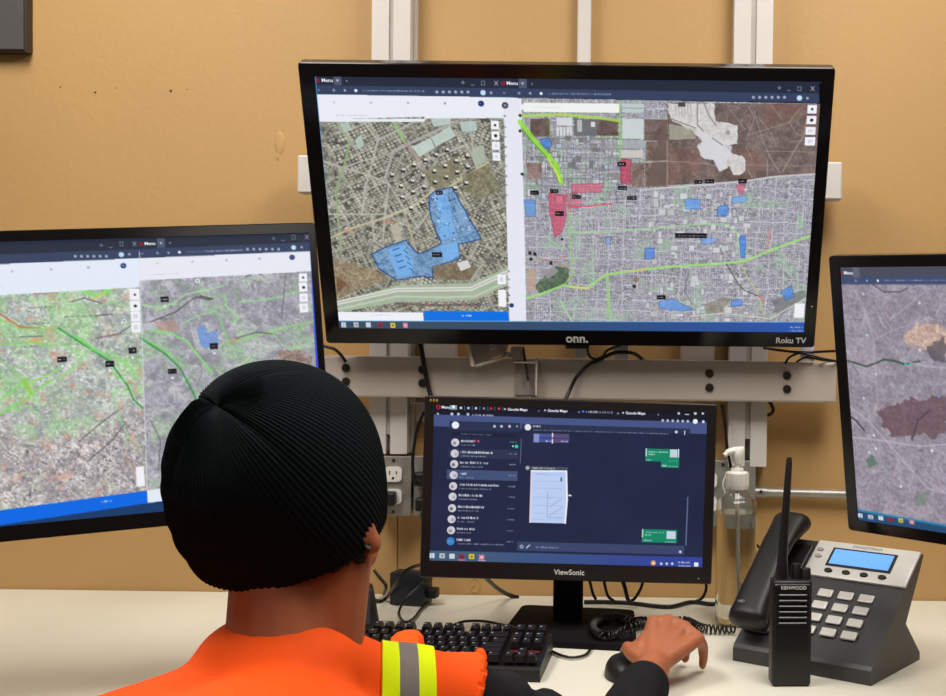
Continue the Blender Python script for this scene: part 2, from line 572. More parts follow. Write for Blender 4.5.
def frame_matrix(pos, ang):
    return Matrix.Translation(Vector(pos)) @ Rm(*ang).to_4x4()


SCREEN_MAT = bpy.data.materials.new('lit_screen')
SCREEN_MAT.use_nodes = True
_nt = SCREEN_MAT.node_tree
_b = _nt.nodes['Principled BSDF']
_at = _nt.nodes.new('ShaderNodeVertexColor')
_at.layer_name = 'Picture'
_nt.links.new(_at.outputs['Color'], _b.inputs['Emission Color'])
_b.inputs['Emission Strength'].default_value = 1.0
_b.inputs['Base Color'].default_value = (0.004, 0.004, 0.005, 1)
_b.inputs['Roughness'].default_value = 0.35
_b.inputs['Specular IOR Level'].default_value = 0.25


def screen_mesh(name, geo, y, img):
    """a fine grid carrying the picture as a colour per vertex; img rows run top to bottom"""
    ox, oz, w, h = geo
    nh, nw = img.shape[:2]
    xs = ox - w / 2 + w * np.arange(nw) / (nw - 1)
    zs = oz + h / 2 - h * np.arange(nh) / (nh - 1)
    co = np.zeros((nh, nw, 3), np.float32)
    co[..., 0] = xs[None, :]
    co[..., 1] = y
    co[..., 2] = zs[:, None]
    idx = np.arange(nh * nw).reshape(nh, nw)
    q = np.stack([idx[:-1, :-1], idx[1:, :-1], idx[1:, 1:], idx[:-1, 1:]], -1).reshape(-1, 4).astype(np.int32)
    me = bpy.data.meshes.new(name)
    me.vertices.add(nh * nw)
    me.vertices.foreach_set('co', co.ravel())
    me.loops.add(q.size)
    me.loops.foreach_set('vertex_index', q.ravel())
    me.polygons.add(len(q))
    me.polygons.foreach_set('loop_start', np.arange(0, q.size, 4, dtype=np.int32))
    me.update(calc_edges=True)
    ca = me.color_attributes.new('Picture', 'FLOAT_COLOR', 'POINT')
    c4 = np.ones((nh * nw, 4), np.float32)
    c4[:, :3] = lin(np.clip(img.reshape(-1, 3), 0, 255))
    ca.data.foreach_set('color', c4.ravel())
    return me


class Canvas:
    """a picture drawn in the plane of one screen; P(px) turns a point read off the photograph into the screen's own plane"""

    def __init__(s, Mw, geo, nw, ss=2):
        ox, oz, w, h = geo
        s.nw, s.nh, s.ss = nw, int(round(nw * h / w)), ss
        s.W, s.H = s.nw * ss, s.nh * ss
        s.a = np.zeros((s.H, s.W, 3), np.float32)
        cs = [Mw @ Vector((ox + sx * w / 2, 0.003, oz + sz * h / 2)) for sx, sz in ((-1, 1), (1, 1), (1, -1), (-1, -1))]
        pp = [proj(np.array(c)) for c in cs]
        uv = [(0, 0), (s.W, 0), (s.W, s.H), (0, s.H)]
        A, b = [], []
        for (x, y), (u, v) in zip(pp, uv):
            A.append([x, y, 1, 0, 0, 0, -u * x, -u * y]); b.append(u)
            A.append([0, 0, 0, x, y, 1, -v * x, -v * y]); b.append(v)
        s.h = np.append(np.linalg.solve(np.array(A), np.array(b)), 1).reshape(3, 3)
        s.corners = pp
        s.rng = np.random.default_rng(11)
        s.yy, s.xx = np.mgrid[0:s.H, 0:s.W].astype(np.float32)
        s.k = s.W / (abs(pp[1][0] - pp[0][0]))

    def P(s, x, y):
        q = s.h @ np.array([x, y, 1.0])
        return q[0] / q[2], q[1] / q[2]

    def uv(s, u, v):
        return u * s.W, v * s.H

    def _bb(s, x0, y0, x1, y1):
        return max(int(x0), 0), max(int(y0), 0), min(int(x1) + 2, s.W), min(int(y1) + 2, s.H)

    def blend(s, sl, mask, c, al):
        m = (mask * al)[..., None]
        s.a[sl] = s.a[sl] * (1 - m) + np.asarray(c, np.float32) * m

    def poly(s, pts, c, al=1.0, px=True):
        q = [s.P(*p) if px else p for p in pts]
        xs, ys = [p[0] for p in q], [p[1] for p in q]
        x0, y0, x1, y1 = s._bb(min(xs), min(ys), max(xs), max(ys))
        if x1 <= x0 or y1 <= y0:
            return None
        sl = (slice(y0, y1), slice(x0, x1))
        X_, Y_ = s.xx[sl] + 0.5, s.yy[sl] + 0.5
        ins = np.zeros(X_.shape, bool)
        for i in range(len(q)):
            (xa, ya), (xb, yb) = q[i], q[(i + 1) % len(q)]
            if abs(yb - ya) < 1e-9:
                continue
            ins ^= ((ya > Y_) != (yb > Y_)) & (X_ < (xb - xa) * (Y_ - ya) / (yb - ya) + xa)
        s.blend(sl, ins.astype(np.float32), c, al)
        return sl, ins

    def rect(s, x0, y0, x1, y1, c, al=1.0):
        """screen-aligned rectangle from two photo corners"""
        a, b = s.P(x0, y0), s.P(x1, y1)
        return s.poly([a, (b[0], a[1]), b, (a[0], b[1])], c, al, px=False)

    def urect(s, u0, v0, u1, v1, c, al=1.0):
        a, b = s.uv(u0, v0), s.uv(u1, v1)
        return s.poly([a, (b[0], a[1]), b, (a[0], b[1])], c, al, px=False)

    def line(s, pts, c, w=1.0, al=1.0, px=True, jag=0.0):
        q = [s.P(*p) if px else p for p in pts]
        r = w * s.k / 2
        for (xa, ya), (xb, yb) in zip(q[:-1], q[1:]):
            x0, y0, x1, y1 = s._bb(min(xa, xb) - r - 2, min(ya, yb) - r - 2, max(xa, xb) + r + 2, max(ya, yb) + r + 2)
            if x1 <= x0 or y1 <= y0:
                continue
            sl = (slice(y0, y1), slice(x0, x1))
            dx, dy = xb - xa, yb - ya
            L2 = dx * dx + dy * dy + 1e-9
            t = np.clip(((s.xx[sl] - xa) * dx + (s.yy[sl] - ya) * dy) / L2, 0, 1)
            d = np.hypot(s.xx[sl] - xa - t * dx, s.yy[sl] - ya - t * dy)
            s.blend(sl, np.clip(r - d + 0.5, 0, 1), c, al)

    def disc(s, x, y, r, c, al=1.0):
        cx, cy = s.P(x, y)
        R_ = r * s.k
        x0, y0, x1, y1 = s._bb(cx - R_ - 2, cy - R_ - 2, cx + R_ + 2, cy + R_ + 2)
        if x1 <= x0 or y1 <= y0:
            return
        sl = (slice(y0, y1), slice(x0, x1))
        d = np.hypot(s.xx[sl] - cx, s.yy[sl] - cy)
        s.blend(sl, np.clip(R_ - d + 0.5, 0, 1), c, al)

    def scrawl(s, x0, y0, x1, c, h=2.4, al=0.9):
        """a line of print too small to read: uneven strokes"""
        y = y0
        n = max(int((x1 - x0) / 0.9), 2)
        (ax, ay), (bx, by) = s.P(x0, y0), s.P(x1, y0)
        by = ay
        hh = h * s.k
        i = 0
        while i < n:
            if s.rng.random() < 0.12:
                i += 1
                continue
            xa = ax + (bx - ax) * i / n
            xb = ax + (bx - ax) * (i + 0.75) / n
            e = s.rng.random() * 0.35
            s.poly([(xa, ay - hh / 2 + hh * e), (xb, ay - hh / 2 + hh * e), (xb, ay + hh / 2), (xa, ay + hh / 2)], c, al * (0.45 + 0.55 * s.rng.random()), px=False)
            i += 1

    FONT = {'M': '10001 11011 10101 10001 10001', 'e': '000 010 111 100 011', 'n': '000 110 101 101 101', 'u': '000 101 101 101 011', 'G': '0111 1000 1011 1001 0111',
            'o': '000 010 101 101 010', 'g': '011 101 011 001 110', 'l': '10 10 10 10 01', 'a': '000 011 101 101 011', 'p': '000 110 101 110 100', 's': '000 011 110 001 110', ' ': '00 00 00 00 00', '+': '000 010 111 010 000'}

    def text(s, x, y, body, c, h=4.0, al=1.0):
        ax, ay = s.P(x, y)
        u = h * s.k / 5.0
        for ch in body:
            rows = s.FONT[ch].split()
            for j, r in enumerate(rows):
                for i, b in enumerate(r):
                    if b == '1':
                        xx, yy = ax + i * u, ay + (j - 2.5) * u
                        s.poly([(xx, yy), (xx + u, yy), (xx + u, yy + u), (xx, yy + u)], c, al, px=False)
            ax += (len(rows[0]) + 0.8) * u

    # ---- map imagery
    def noise(s, cell, seed, oct=4, aniso=(1, 1), ang=0.0, dx=0.0, dy=0.0):
        rng = np.random.default_rng(seed)
        ca, sa = math.cos(ang), math.sin(ang)
        out = np.zeros((s.H, s.W), np.float32)
        amp, tot = 1.0, 0.0
        for o in range(oct):
            cs = cell / 2 ** o
            X_, Y_ = s.xx + dx, s.yy + dy
            u = (X_ * ca + Y_ * sa) / (cs * aniso[0]) + 500
            v = (-X_ * sa + Y_ * ca) / (cs * aniso[1]) + 500
            T = rng.random((256, 256)).astype(np.float32)
            iu, iv = np.floor(u).astype(int), np.floor(v).astype(int)
            fu, fv = u - iu, v - iv
            fu, fv = fu * fu * (3 - 2 * fu), fv * fv * (3 - 2 * fv)
            a, b, c, d = T[iv % 256, iu % 256], T[iv % 256, (iu + 1) % 256], T[(iv + 1) % 256, iu % 256], T[(iv + 1) % 256, (iu + 1) % 256]
            out += amp * ((a * (1 - fu) + b * fu) * (1 - fv) + (c * (1 - fu) + d * fu) * fv)
            tot += amp
            amp *= 0.6
        return out / tot

    def lots(s, cw, ch, ang, seed, gap=0.16, warp=0.0, wcell=60):
        """brightness of a grid of building lots, 0..1, with a mask of the gaps"""
        ca, sa = math.cos(ang), math.sin(ang)
        x, y = s.xx, s.yy
        if warp:
            x = x + warp * (s.noise(wcell, seed + 50, 2) - 0.5)
            y = y + warp * (s.noise(wcell, seed + 51, 2) - 0.5)
        u, v = (x * ca + y * sa) / cw + 300, (-x * sa + y * ca) / ch + 300
        iu, iv = np.floor(u).astype(np.int64), np.floor(v).astype(np.int64)
        hsh = np.sin(iu * 127.1 + iv * 311.7 + seed * 17.3) * 43758.5453
        hsh = (hsh - np.floor(hsh)).astype(np.float32)
        fu, fv = u - iu, v - iv
        gp = (np.minimum(fu, 1 - fu) < gap) | (np.minimum(fv, 1 - fv) < gap)
        return hsh, gp.astype(np.float32)

    def fill(s, sl_ins, img, al=1.0):
        if sl_ins is None:
            return
        sl, ins = sl_ins
        m = (ins * al)[..., None].astype(np.float32)
        s.a[sl] = s.a[sl] * (1 - m) + img[sl] * m

    def result(s, blur=0):
        a = s.a.reshape(s.nh, s.ss, s.nw, s.ss, 3).mean((1, 3))
        if blur:
            b = a.copy()
            b[1:-1, 1:-1] = (a[1:-1, 1:-1] * 4 + a[:-2, 1:-1] + a[2:, 1:-1] + a[1:-1, :-2] + a[1:-1, 2:]) / 8
            a = b
        return a


def mixc(t, c0, c1):
    t = np.clip(t, 0, 1)[..., None]
    return np.asarray(c0, np.float32) * (1 - t) + np.asarray(c1, np.float32) * t


def urban(cv, ang, cw, ch, seed, dark, mid, light, street, block=(7, 5), veg=0.3):
    """roofs in rows with dark gaps and trees, cut by a net of streets"""
    wx = (cv.noise(cw * 9, seed + 60, 2) - 0.5) * cw * 2.2
    wy = (cv.noise(cw * 9, seed + 61, 2) - 0.5) * cw * 2.2
    ca, sa = math.cos(ang), math.sin(ang)
    x, y = cv.xx + wx, cv.yy + wy
    U, V_ = (x * ca + y * sa), (-x * sa + y * ca)

    def cells(a, b, k):
        u, v = U / a + 300, V_ / b + 300
        iu, iv = np.floor(u), np.floor(v)
        h = np.sin(iu * 127.1 + iv * 311.7 + k * 17.3) * 43758.5453
        return (h - np.floor(h)).astype(np.float32), u - iu, v - iv
    h1, fu, fv = cells(cw, ch, seed)
    h2, gu, gv = cells(cw * block[0], ch * block[1], seed + 1)
    nz = cv.noise(cw * 0.9, seed + 2, 3)
    nb = cv.noise(cw * 14, seed + 3, 3)
    gw = 0.13 + 0.16 * h1
    roof = ((fu > gw) & (fu < 1 - gw * 0.6) & (fv > gw * 1.1) & (fv < 1 - gw * 0.6) & (h1 > veg + (nb - 0.5) * 1.2)).astype(np.float32)[..., None]
    ground = mixc((nz - 0.5) * 2.4 + 0.42 + (nb - 0.5) * 0.8, dark, mid)
    hh = h1 * 7.31
    roofc = mixc((hh - np.floor(hh)) * 0.9 + (nz - 0.5) * 0.8 + 0.1, mid, light)
    img = ground * (1 - roof) + roofc * roof
    bw = 0.55 / block[0], 0.55 / block[1]
    st = ((gu < bw[0]) | (gv < bw[1])).astype(np.float32)[..., None] * 0.8
    return img * (1 - st) + (np.asarray(street, np.float32) * (0.9 + 0.2 * nz[..., None])) * st


def jag(pts, amp, seed=1, step=3.0):
    """an outline with the uneven edge that land has"""
    r = random.Random(seed)
    out = []
    for (xa, ya), (xb, yb) in zip(pts, pts[1:] + pts[:1]):
        n = max(1, int(math.hypot(xb - xa, yb - ya) / step))
        for k in range(n):
            j = amp if k else amp * 0.3
            out.append((xa + (xb - xa) * k / n + r.uniform(-j, j), ya + (yb - ya) * k / n + r.uniform(-j, j)))
    return out


def terrain(cv, seed, c0, c1, ridge, cell=26, ang=0.6, green=None, gamt=0.0, lines=0.55, grain=0.35):
    wx = (cv.noise(cell * 1.6, seed + 7, 3) - 0.5) * cell * 2.6
    wy = (cv.noise(cell * 1.6, seed + 8, 3) - 0.5) * cell * 2.6
    n1 = cv.noise(cell, seed, 5, dx=wx, dy=wy)
    n2 = cv.noise(cell * 0.9, seed + 1, 4, (1.5, 0.8), ang, wx, wy)
    n3 = cv.noise(4.2, seed + 2, 2)
    img = mixc((n1 - 0.5) * 2.6 + 0.5, c0, c1)
    rg = (np.clip(1 - np.abs(n2 - 0.5) * 26, 0, 1) * np.clip((n1 - 0.3) * 4, 0, 1))[..., None]
    img = img * (1 - lines * rg) + np.asarray(ridge, np.float32) * lines * rg
    br = np.clip(1 - np.abs(cv.noise(cell * 1.3, seed + 3, 3, dx=wy, dy=wx) - 0.52) * 34, 0, 1)[..., None]
    img = img * (1 - 0.45 * br) + (np.asarray(c1, np.float32) * 1.22) * 0.45 * br
    img = img * (1 + grain * (n3[..., None] - 0.5) * 1.5)
    if green is not None:
        gm = np.clip((cv.noise(cell * 1.6, seed + 5, 5, (1.8, 0.8), 0.5, wx, wy) - 0.5 + gamt) * 5, 0, 1)[..., None] * 0.7
        gcol = np.asarray(green, np.float32) * (0.82 + 0.36 * n3[..., None])
        img = img * (1 - gm) + (gcol * 0.8 + img * 0.2) * gm
    return img


def screen_text(scr, cv, geo, px, py, body, h, m='screen_white'):
    """a word lit on the screen: cap height h in photo pixels, its left end at (px, py)"""
    ox, oz, w, hh = geo
    a = cv.P(px, py)
    mpp = w / cv.W * cv.k
    loc = (ox - w / 2 + a[0] / cv.W * w, 0.0026, oz + hh / 2 - a[1] / cv.H * hh)
    text_mesh('screen_text', body, h * mpp / 0.70, m, scr, loc, extrude=0.0, bold=0.00012, align='LEFT')


MT['screen_white'] = mat('lit_screen_lettering', (226, 228, 238), 0.5, var=0.005, emit=1.0)
MT['screen_white'].node_tree.nodes['Principled BSDF'].inputs['Base Color'].default_value = (0.01, 0.01, 0.01, 1)
for _l in list(MT['screen_white'].node_tree.links):
    if _l.to_socket.name == 'Base Color':
        MT['screen_white'].node_tree.links.remove(_l)
DKB, ADR, WHT = (38, 45, 63), (54, 66, 96), (233, 235, 245)


def browser_bar(cv, x0, x1, yt, yb, tabc=DKB, adrc=ADR, menu=True, right=True):
    """tab row and address row of one browser window between photo columns x0..x1; yt/yb(x) -> photo rows of its top and bottom"""
    def Y(x, f):
        return yt(x) + (yb(x) - yt(x)) * f
    cv.poly([(x0, Y(x0, 0)), (x1, Y(x1, 0)), (x1, Y(x1, .56)), (x0, Y(x0, .56))], tabc)
    cv.poly([(x0, Y(x0, .56)), (x1, Y(x1, .56)), (x1, Y(x1, 1)), (x0, Y(x0, 1))], adrc)
    if menu:
        cv.disc(x0 + 4, Y(x0 + 4, .32), 2.1, (165, 24, 40))
        cv.disc(x0 + 4, Y(x0 + 4, .32), 1.0, tabc)
        cv.words = getattr(cv, 'words', []) + [(x0 + 7.4, Y(x0 + 8, .30), 'Menu', 3.6)]
        cv.rect(x0 + 19.5, Y(x0 + 20, .1), x0 + 28, Y(x0 + 28, .54), (78, 88, 112))
        cv.text(x0 + 32, Y(x0 + 32, .33), '+', (190, 195, 205), 3.5, 0.6)
        cv.disc(x0 + 23.5, Y(x0 + 23, .3), 1.2, (205, 210, 220), 0.8)
    for dx, rr_, al in ((5, .9, .6), (20, 1.5, .55), (31, 1.2, .8)):
        cv.disc(x0 + dx, Y(x0 + dx, .78), rr_, (190, 198, 215), al)
    cv.disc(x0 + 42, Y(x0 + 42, .78), 1.5, (240, 240, 248))
    cv.scrawl(x0 + 49, Y(x0 + 49, .78), min(x0 + 112, x1 - 60 if right else x1), (176, 190, 220), 2.0, 0.7)
    if right:
        for k in range(6):
            cv.disc(x1 - 66 + k * 6.2, Y(x1 - 60, .78), 1.5, (200, 208, 225), 0.75)
        cv.disc(x1 - 20, Y(x1 - 20, .78), 2.7, (190, 225, 245))
        cv.disc(x1 - 12, Y(x1 - 12, .78), 1.4, (200, 205, 220), 0.7)
        cv.disc(x1 - 40, Y(x1 - 40, .3), 1.4, (190, 195, 205), 0.7)
        cv.disc(x1 - 40, Y(x1 - 40, .3), 0.7, tabc)
        cv.line([(x1 - 32, Y(x1 - 30, .42)), (x1 - 29, Y(x1 - 29, .42))], (180, 185, 195), 0.7, 0.7)
        for a_, b_, c_, d_ in ((-1.6, .21, 1.6, .21), (1.6, .21, 1.6, .40), (1.6, .40, -1.6, .40), (-1.6, .40, -1.6, .21)):
            cv.line([(x1 - 20 + a_, Y(x1, b_)), (x1 - 20 + c_, Y(x1, d_))], (190, 195, 205), 0.5, 0.7)
        cv.line([(x1 - 8.6, Y(x1, .2)), (x1 - 5.2, Y(x1, .40))], (205, 208, 215), 0.6, 0.85)
        cv.line([(x1 - 5.2, Y(x1, .2)), (x1 - 8.6, Y(x1, .40))], (205, 208, 215), 0.6, 0.85)


def lerp2(xa, ya, xb, yb):
    return lambda x: ya + (yb - ya) * (x - xa) / (xb - xa)


def taskbar_icons(cv, pts):
    cols = ((210, 225, 240), (205, 200, 205), (215, 222, 232), (150, 35, 55), (235, 200, 45), (215, 130, 150))
    for (x, y), c in zip(pts, cols):
        cv.rect(x - 2.6, y - 2.5, x + 2.6, y + 2.5, c, 0.92)
    for i, inner in ((1, (60, 110, 170)), (3, (40, 50, 70)), (5, (245, 225, 230)), (4, (90, 80, 30))):
        if i < len(pts):
            cv.disc(pts[i][0], pts[i][1], 1.2, inner, 0.8)
    cv.line([(pts[0][0], pts[0][1] - 2.5), (pts[0][0], pts[0][1] + 2.5)], (70, 90, 110), 0.5, 0.8)


def tag_box(cv, x0, y0, x1, y1):
    cv.rect(x0, y0, x1, y1, (18, 16, 24))
    cv.scrawl(x0 + 1.2, (y0 + y1) / 2, x1 - 1.2, (215, 215, 222), 1.4, 0.8)


def tools(cv, boxes):
    for i, (x0, y0, x1, y1) in enumerate(boxes):
        cv.rect(x0, y0, x1, y1, (240, 240, 248))
        cx, cy = (x0 + x1) / 2, (y0 + y1) / 2
        if i < 2:
            cv.disc(cx, cy, 1.3 + 0.4 * i, (25, 25, 35))
        else:
            cv.rect(x0 + 2.5, y0 + 2.5, x1 - 2.5, y1 - 2.5, (214, 214, 226))


def hdr_icons(cv, xs, y, c=(150, 152, 165)):
    for i, x in enumerate(xs):
        if i == len(xs) - 1:
            cv.disc(x, y(x), 3.1, (32, 48, 105))
            cv.scrawl(x - 1.6, y(x), x + 1.8, (200, 210, 240), 1.3)
        else:
            cv.disc(x, y(x), 1.3, c, 0.35 + 0.18 * i)
# ------------------------------------------------------------------ the big television
def television(name, label, pos, ang, W, H, bl, br, bt, bb, depth=0.022):
    Mw = frame_matrix(pos, ang)
    t = thing(name, label, 'television', matrix=Mw)
    mb, geo = bezel_mesh(W, H, bl, br, bt, bb, depth)
    part('bezel', mb, 'bezel', t, smooth=True, angle=30)
    part('back_shell', MB().box((0, depth + 0.016, -0.01), (W - 0.03, 0.034, H - 0.04), 0.012, 2), 'black', t, smooth=True)
    return t, Mw, geo


tv, tvM, tvG = television('television', 'big black flat television in the middle showing two city maps', (-0.1289, 2.3051, 1.4779), (0.45, 24.18, -0.22), 0.905, 0.523, 0.0265, 0.0215, 0.024, 0.030)
cv = Canvas(tvM, tvG, 780)
# left map, a close view of housing blocks
G1 = urban(cv, -0.42, 13.0, 9.5, 3, (82, 82, 76), (148, 147, 140), (206, 202, 192), (176, 172, 164), (6, 4), 0.26)
G1b = urban(cv, 0.5, 12.0, 10.0, 8, (82, 82, 77), (150, 149, 142), (208, 204, 194), (176, 172, 162), (4, 6), 0.26)
gz = np.clip((cv.noise(70, 21, 3) - 0.5) * 5, 0, 1)[..., None]
G1 = G1 * (1 - gz) + G1b * gz
tint = cv.noise(40, 5, 3)[..., None]
G1 = G1 * (0.86 + 0.26 * tint) * np.array((0.99, 1.0, 0.97), np.float32)
cv.fill(cv.poly([(312, 100), (506, 100), (512, 325), (325, 325)], (120, 120, 110)), G1)
RD = (186, 180, 174)
for pts, w, c in (([(362, 121), (378, 140), (369, 175), (365, 188), (362, 214)], 2.2, RD), ([(378, 140), (397, 131), (419, 119)], 2, RD),
                  ([(320, 160), (344, 168), (369, 175), (389, 184), (385, 214), (383, 240)], 2.2, RD), ([(338, 123), (350, 142), (344, 167), (336, 191), (338, 214), (341, 250)], 2.4, (150, 172, 128)),
                  ([(385, 179), (393, 151), (419, 139), (450, 124)], 2.6, (176, 170, 172)), ([(389, 184), (399, 200), (430, 181)], 2, RD), ([(393, 121), (405, 143)], 2.6, (140, 196, 120)),
                  ([(405, 143), (421, 162), (439, 193)], 2.2, (176, 150, 142)), ([(421, 162), (462, 147)], 2, RD), ([(439, 193), (463, 178), (488, 162)], 2.6, (198, 194, 150)),
                  ([(399, 200), (418, 228), (440, 196)], 2, RD), ([(330, 238), (352, 228), (390, 216), (414, 205), (434, 190)], 2.2, (200, 190, 160)), ([(372, 214), (374, 240), (388, 250)], 2, RD),
                  ([(405, 214), (416, 250)], 2.2, (188, 168, 150)), ([(330, 214), (362, 214), (385, 214)], 1.8, RD), ([(344, 167), (372, 158)], 1.6, RD), ([(470, 120), (474, 160), (480, 172)], 2.4, (178, 178, 172))):
    cv.line(pts, c, w, 0.85)
for pts, c in (([(412, 147), (431, 138), (435, 148), (420, 157)], (196, 212, 204)), ([(431, 138), (450, 126), (456, 136), (436, 147)], (192, 208, 200)), ([(431, 119), (450, 118), (451, 124), (434, 127)], (190, 205, 200)),
               ([(460, 122), (476, 121), (477, 131), (462, 132)], (186, 202, 198)), ([(472, 149), (484, 145), (486, 162), (476, 165)], (172, 184, 166)), ([(340, 124), (349, 122), (352, 130), (345, 133)], (176, 196, 186)), ([(355, 140), (362, 134), (364, 146), (358, 150)], (180, 198, 186)),
               ([(390, 226), (398, 222), (402, 240), (396, 244)], (186, 178, 162)), ([(455, 205), (463, 202), (468, 222), (460, 226)], (176, 172, 160))):
    cv.poly(pts, c, 0.9)
cv.line([(431, 138), (436, 148)], (110, 118, 116), 0.8)
fld = terrain(cv, 31, (112, 108, 84), (150, 146, 124), (96, 92, 70), 14)
cv.fill(cv.poly([(462, 176), (489, 164), (500, 190), (479, 200), (464, 190)], (130, 125, 105)), fld, 0.85)
cv.fill(cv.poly([(424, 172), (458, 157), (464, 172), (440, 190), (430, 186)], (130, 125, 105)), fld * 1.05, 0.5)
for k in range(34):                                         # paired white roofs on the estate
    i, j = k % 8, k // 8
    x, y = 392 + i * 11 + j * 5 + (j % 2) * 4, 176 + j * 11 - i * 5.0
    if 150 < y < 214 and x < 470:
        cv.rect(x - 2.2, y - 1.7, x + 2.2, y + 1.7, (40, 38, 36), 0.85)
        cv.rect(x - 1.0, y - 2.6, x + 2.4, y - 0.6, (232, 228, 222), 0.95)
BL1 = [(372.6, 253.6), (388, 246), (406, 240), (414, 249), (418, 253.6), (428.6, 250.5), (441, 243), (431, 218), (429, 196), (437, 190), (452, 187), (462, 205), (481, 239), (458, 244), (460, 258), (450, 262), (433, 266), (433, 277), (420, 276), (397, 280), (378, 268)]
BL1 = jag(BL1, 0.7, 9, 4)
cv.poly(BL1, (96, 160, 236), 0.56)
cv.line(BL1 + BL1[:1], (40, 66, 130), 1.3, 0.85)
cv.poly([(388, 249), (404, 244), (414, 262), (412, 275), (398, 277)], (120, 184, 246), 0.7)
cv.poly([(440, 246), (457, 241), (460, 255), (444, 262)], (124, 188, 248), 0.7)
cv.poly([(436, 196), (447, 192), (456, 236), (441, 240)], (122, 184, 244), 0.65)
for k in range(60):
    x, y = cv.rng.uniform(434, 478), cv.rng.uniform(192, 244)
    if x < 438 + (y - 190) * 0.85 + 12:
        cv.disc(x, y, cv.rng.uniform(0.5, 1.1), ((34, 58, 110), (200, 226, 250))[k % 2], 0.85)
for y in (250, 256, 262, 268):
    cv.line([(393 + (y - 250) * .35, y), (399 + (y - 250) * .35, y - 2)], (40, 70, 130), 1.3, 0.8)
    cv.line([(404 + (y - 250) * .3, y), (408 + (y - 250) * .3, y + 3)], (40, 70, 130), 1.1, 0.7)
tag_box(cv, 432, 252, 442.5, 257)
tag_box(cv, 436, 191, 443, 195)
fl2 = terrain(cv, 33, (128, 112, 90), (164, 150, 126), (110, 92, 72), 16)
cv.fill(cv.poly([(333, 258), (371, 268), (388, 279), (337, 299)], (146, 130, 106)), fl2, 0.92)
cv.poly([(337, 276), (347, 283), (340, 292), (337, 290)], (112, 78, 56), 0.8)
cv.fill(cv.poly([(433, 266), (458, 262), (478, 268), (470, 280), (434, 279)], (120, 112, 90)), fl2 * 0.86, 0.8)
cv.poly([(457, 263), (468, 260), (471, 267), (461, 271)], (222, 222, 220), 0.9)
cv.poly([(335, 303), (397, 285), (435, 284), (471, 283), (512, 265), (512, 284), (471, 300), (435, 301), (397, 302), (340, 312)], (168, 184, 160), 0.9)
cv.line([(336, 303), (397, 289.5), (435, 289), (471, 288.5), (512, 270)], (216, 218, 208), 5.0, 0.95)
cv.line([(336, 303), (397, 289.5), (435, 289), (471, 288.5), (512, 270)], (150, 150, 142), 0.9, 0.8)
cv.line([(338, 309), (397, 296), (440, 297), (475, 296), (512, 279)], (196, 206, 188), 2.2, 0.8)
cv.line([(396, 303), (440, 305), (480, 304)], (84, 78, 70), 2.6, 0.7)
for k in range(9):
    cv.rect(398 + k * 9, 302, 403 + k * 9, 306, (120 + 40 * (k % 2), 112, 100), 0.7)
for x, y in ((345, 231), (386, 222), (349, 232), (390, 223)):
    cv.line([(x - 4, y), (x + 4, y - 2)], (214, 110, 96), 1.6, 0.5)
# left window furniture
ytL = lambda x: 74 + (x - 313) * 0.0165
yaL = lambda x: 94.5 + (x - 313) * 0.0165
cv.poly([(310, yaL(310)), (508, yaL(508)), (508, 118.3), (425, 118.6), (425, 117), (310, 120)], WHT)
cv.poly([(425, 119), (425, 122), (316, 122), (316, 119)], WHT)
cv.scrawl(336, 115.2, 368, (188, 190, 200), 2.2, 0.6)
hdr_icons(cv, (334, 371, 408, 445, 481), lambda x: 102.5 + (x - 334) * 0.008)
browser_bar(cv, 314, 503, ytL, yaL)
cv.rect(330, 311.5, 424, 322, (238, 239, 246))
cv.rect(424, 310.6, 509, 322, (10, 112, 226))
cv.scrawl(370, 314.5, 392, (190, 192, 200), 1.8, 0.6)
cv.scrawl(461, 315.2, 472, (225, 236, 252), 2.2)
tools(cv, [(491, 121, 499, 129.5), (491.5, 131.5, 499.7, 140), (492, 142, 500, 150), (492.5, 152.5, 500.5, 161), (497.5, 274.5, 506, 284)])
cv.rect(498, 289.5, 506.5, 306.5, (240, 240, 246))
# sidebar
cv.poly([(503.5, 97), (521.5, 98.5), (526.5, 325), (509.5, 325)], (229, 230, 242))
cv.disc(505, 105.5, 3.4, (62, 72, 84))
cv.disc(505, 105.5, 1.4, (140, 150, 160))
for k, y in enumerate((116, 127, 137, 147, 156, 166, 176, 185, 195, 271, 279, 287, 295)):
    cv.disc(504.3 + (y - 105) * 0.026, y, 1.2, (120, 122, 140), 0.55 if k % 3 else 0.85)
cv.disc(511.5, 305, 2.6, (40, 60, 120))
# right map, a wide view of the city
G2 = urban(cv, 0.02, 6.0, 5.0, 41, (112, 112, 120), (160, 158, 168), (224, 222, 230), (200, 198, 206), (8, 7), 0.2)
G3 = urban(cv, 0.02, 4.0, 6.0, 45, (122, 120, 132), (166, 164, 174), (214, 212, 222), (204, 202, 210), (10, 6), 0.2)
gz = np.clip((cv.noise(60, 47, 3) - 0.5) * 6 + 0.5, 0, 1)[..., None]
G2 = G2 * gz + G3 * (1 - gz)
gr = np.clip((cv.noise(50, 48, 4) - 0.56) * 7, 0, 1)[..., None] * 0.45
G2 = G2 * (1 - gr) + np.array((158, 196, 160), np.float32) * gr
cv.fill(cv.poly([(521.5, 98), (826, 104), (810, 332), (526.5, 326)], (170, 170, 180)), G2)
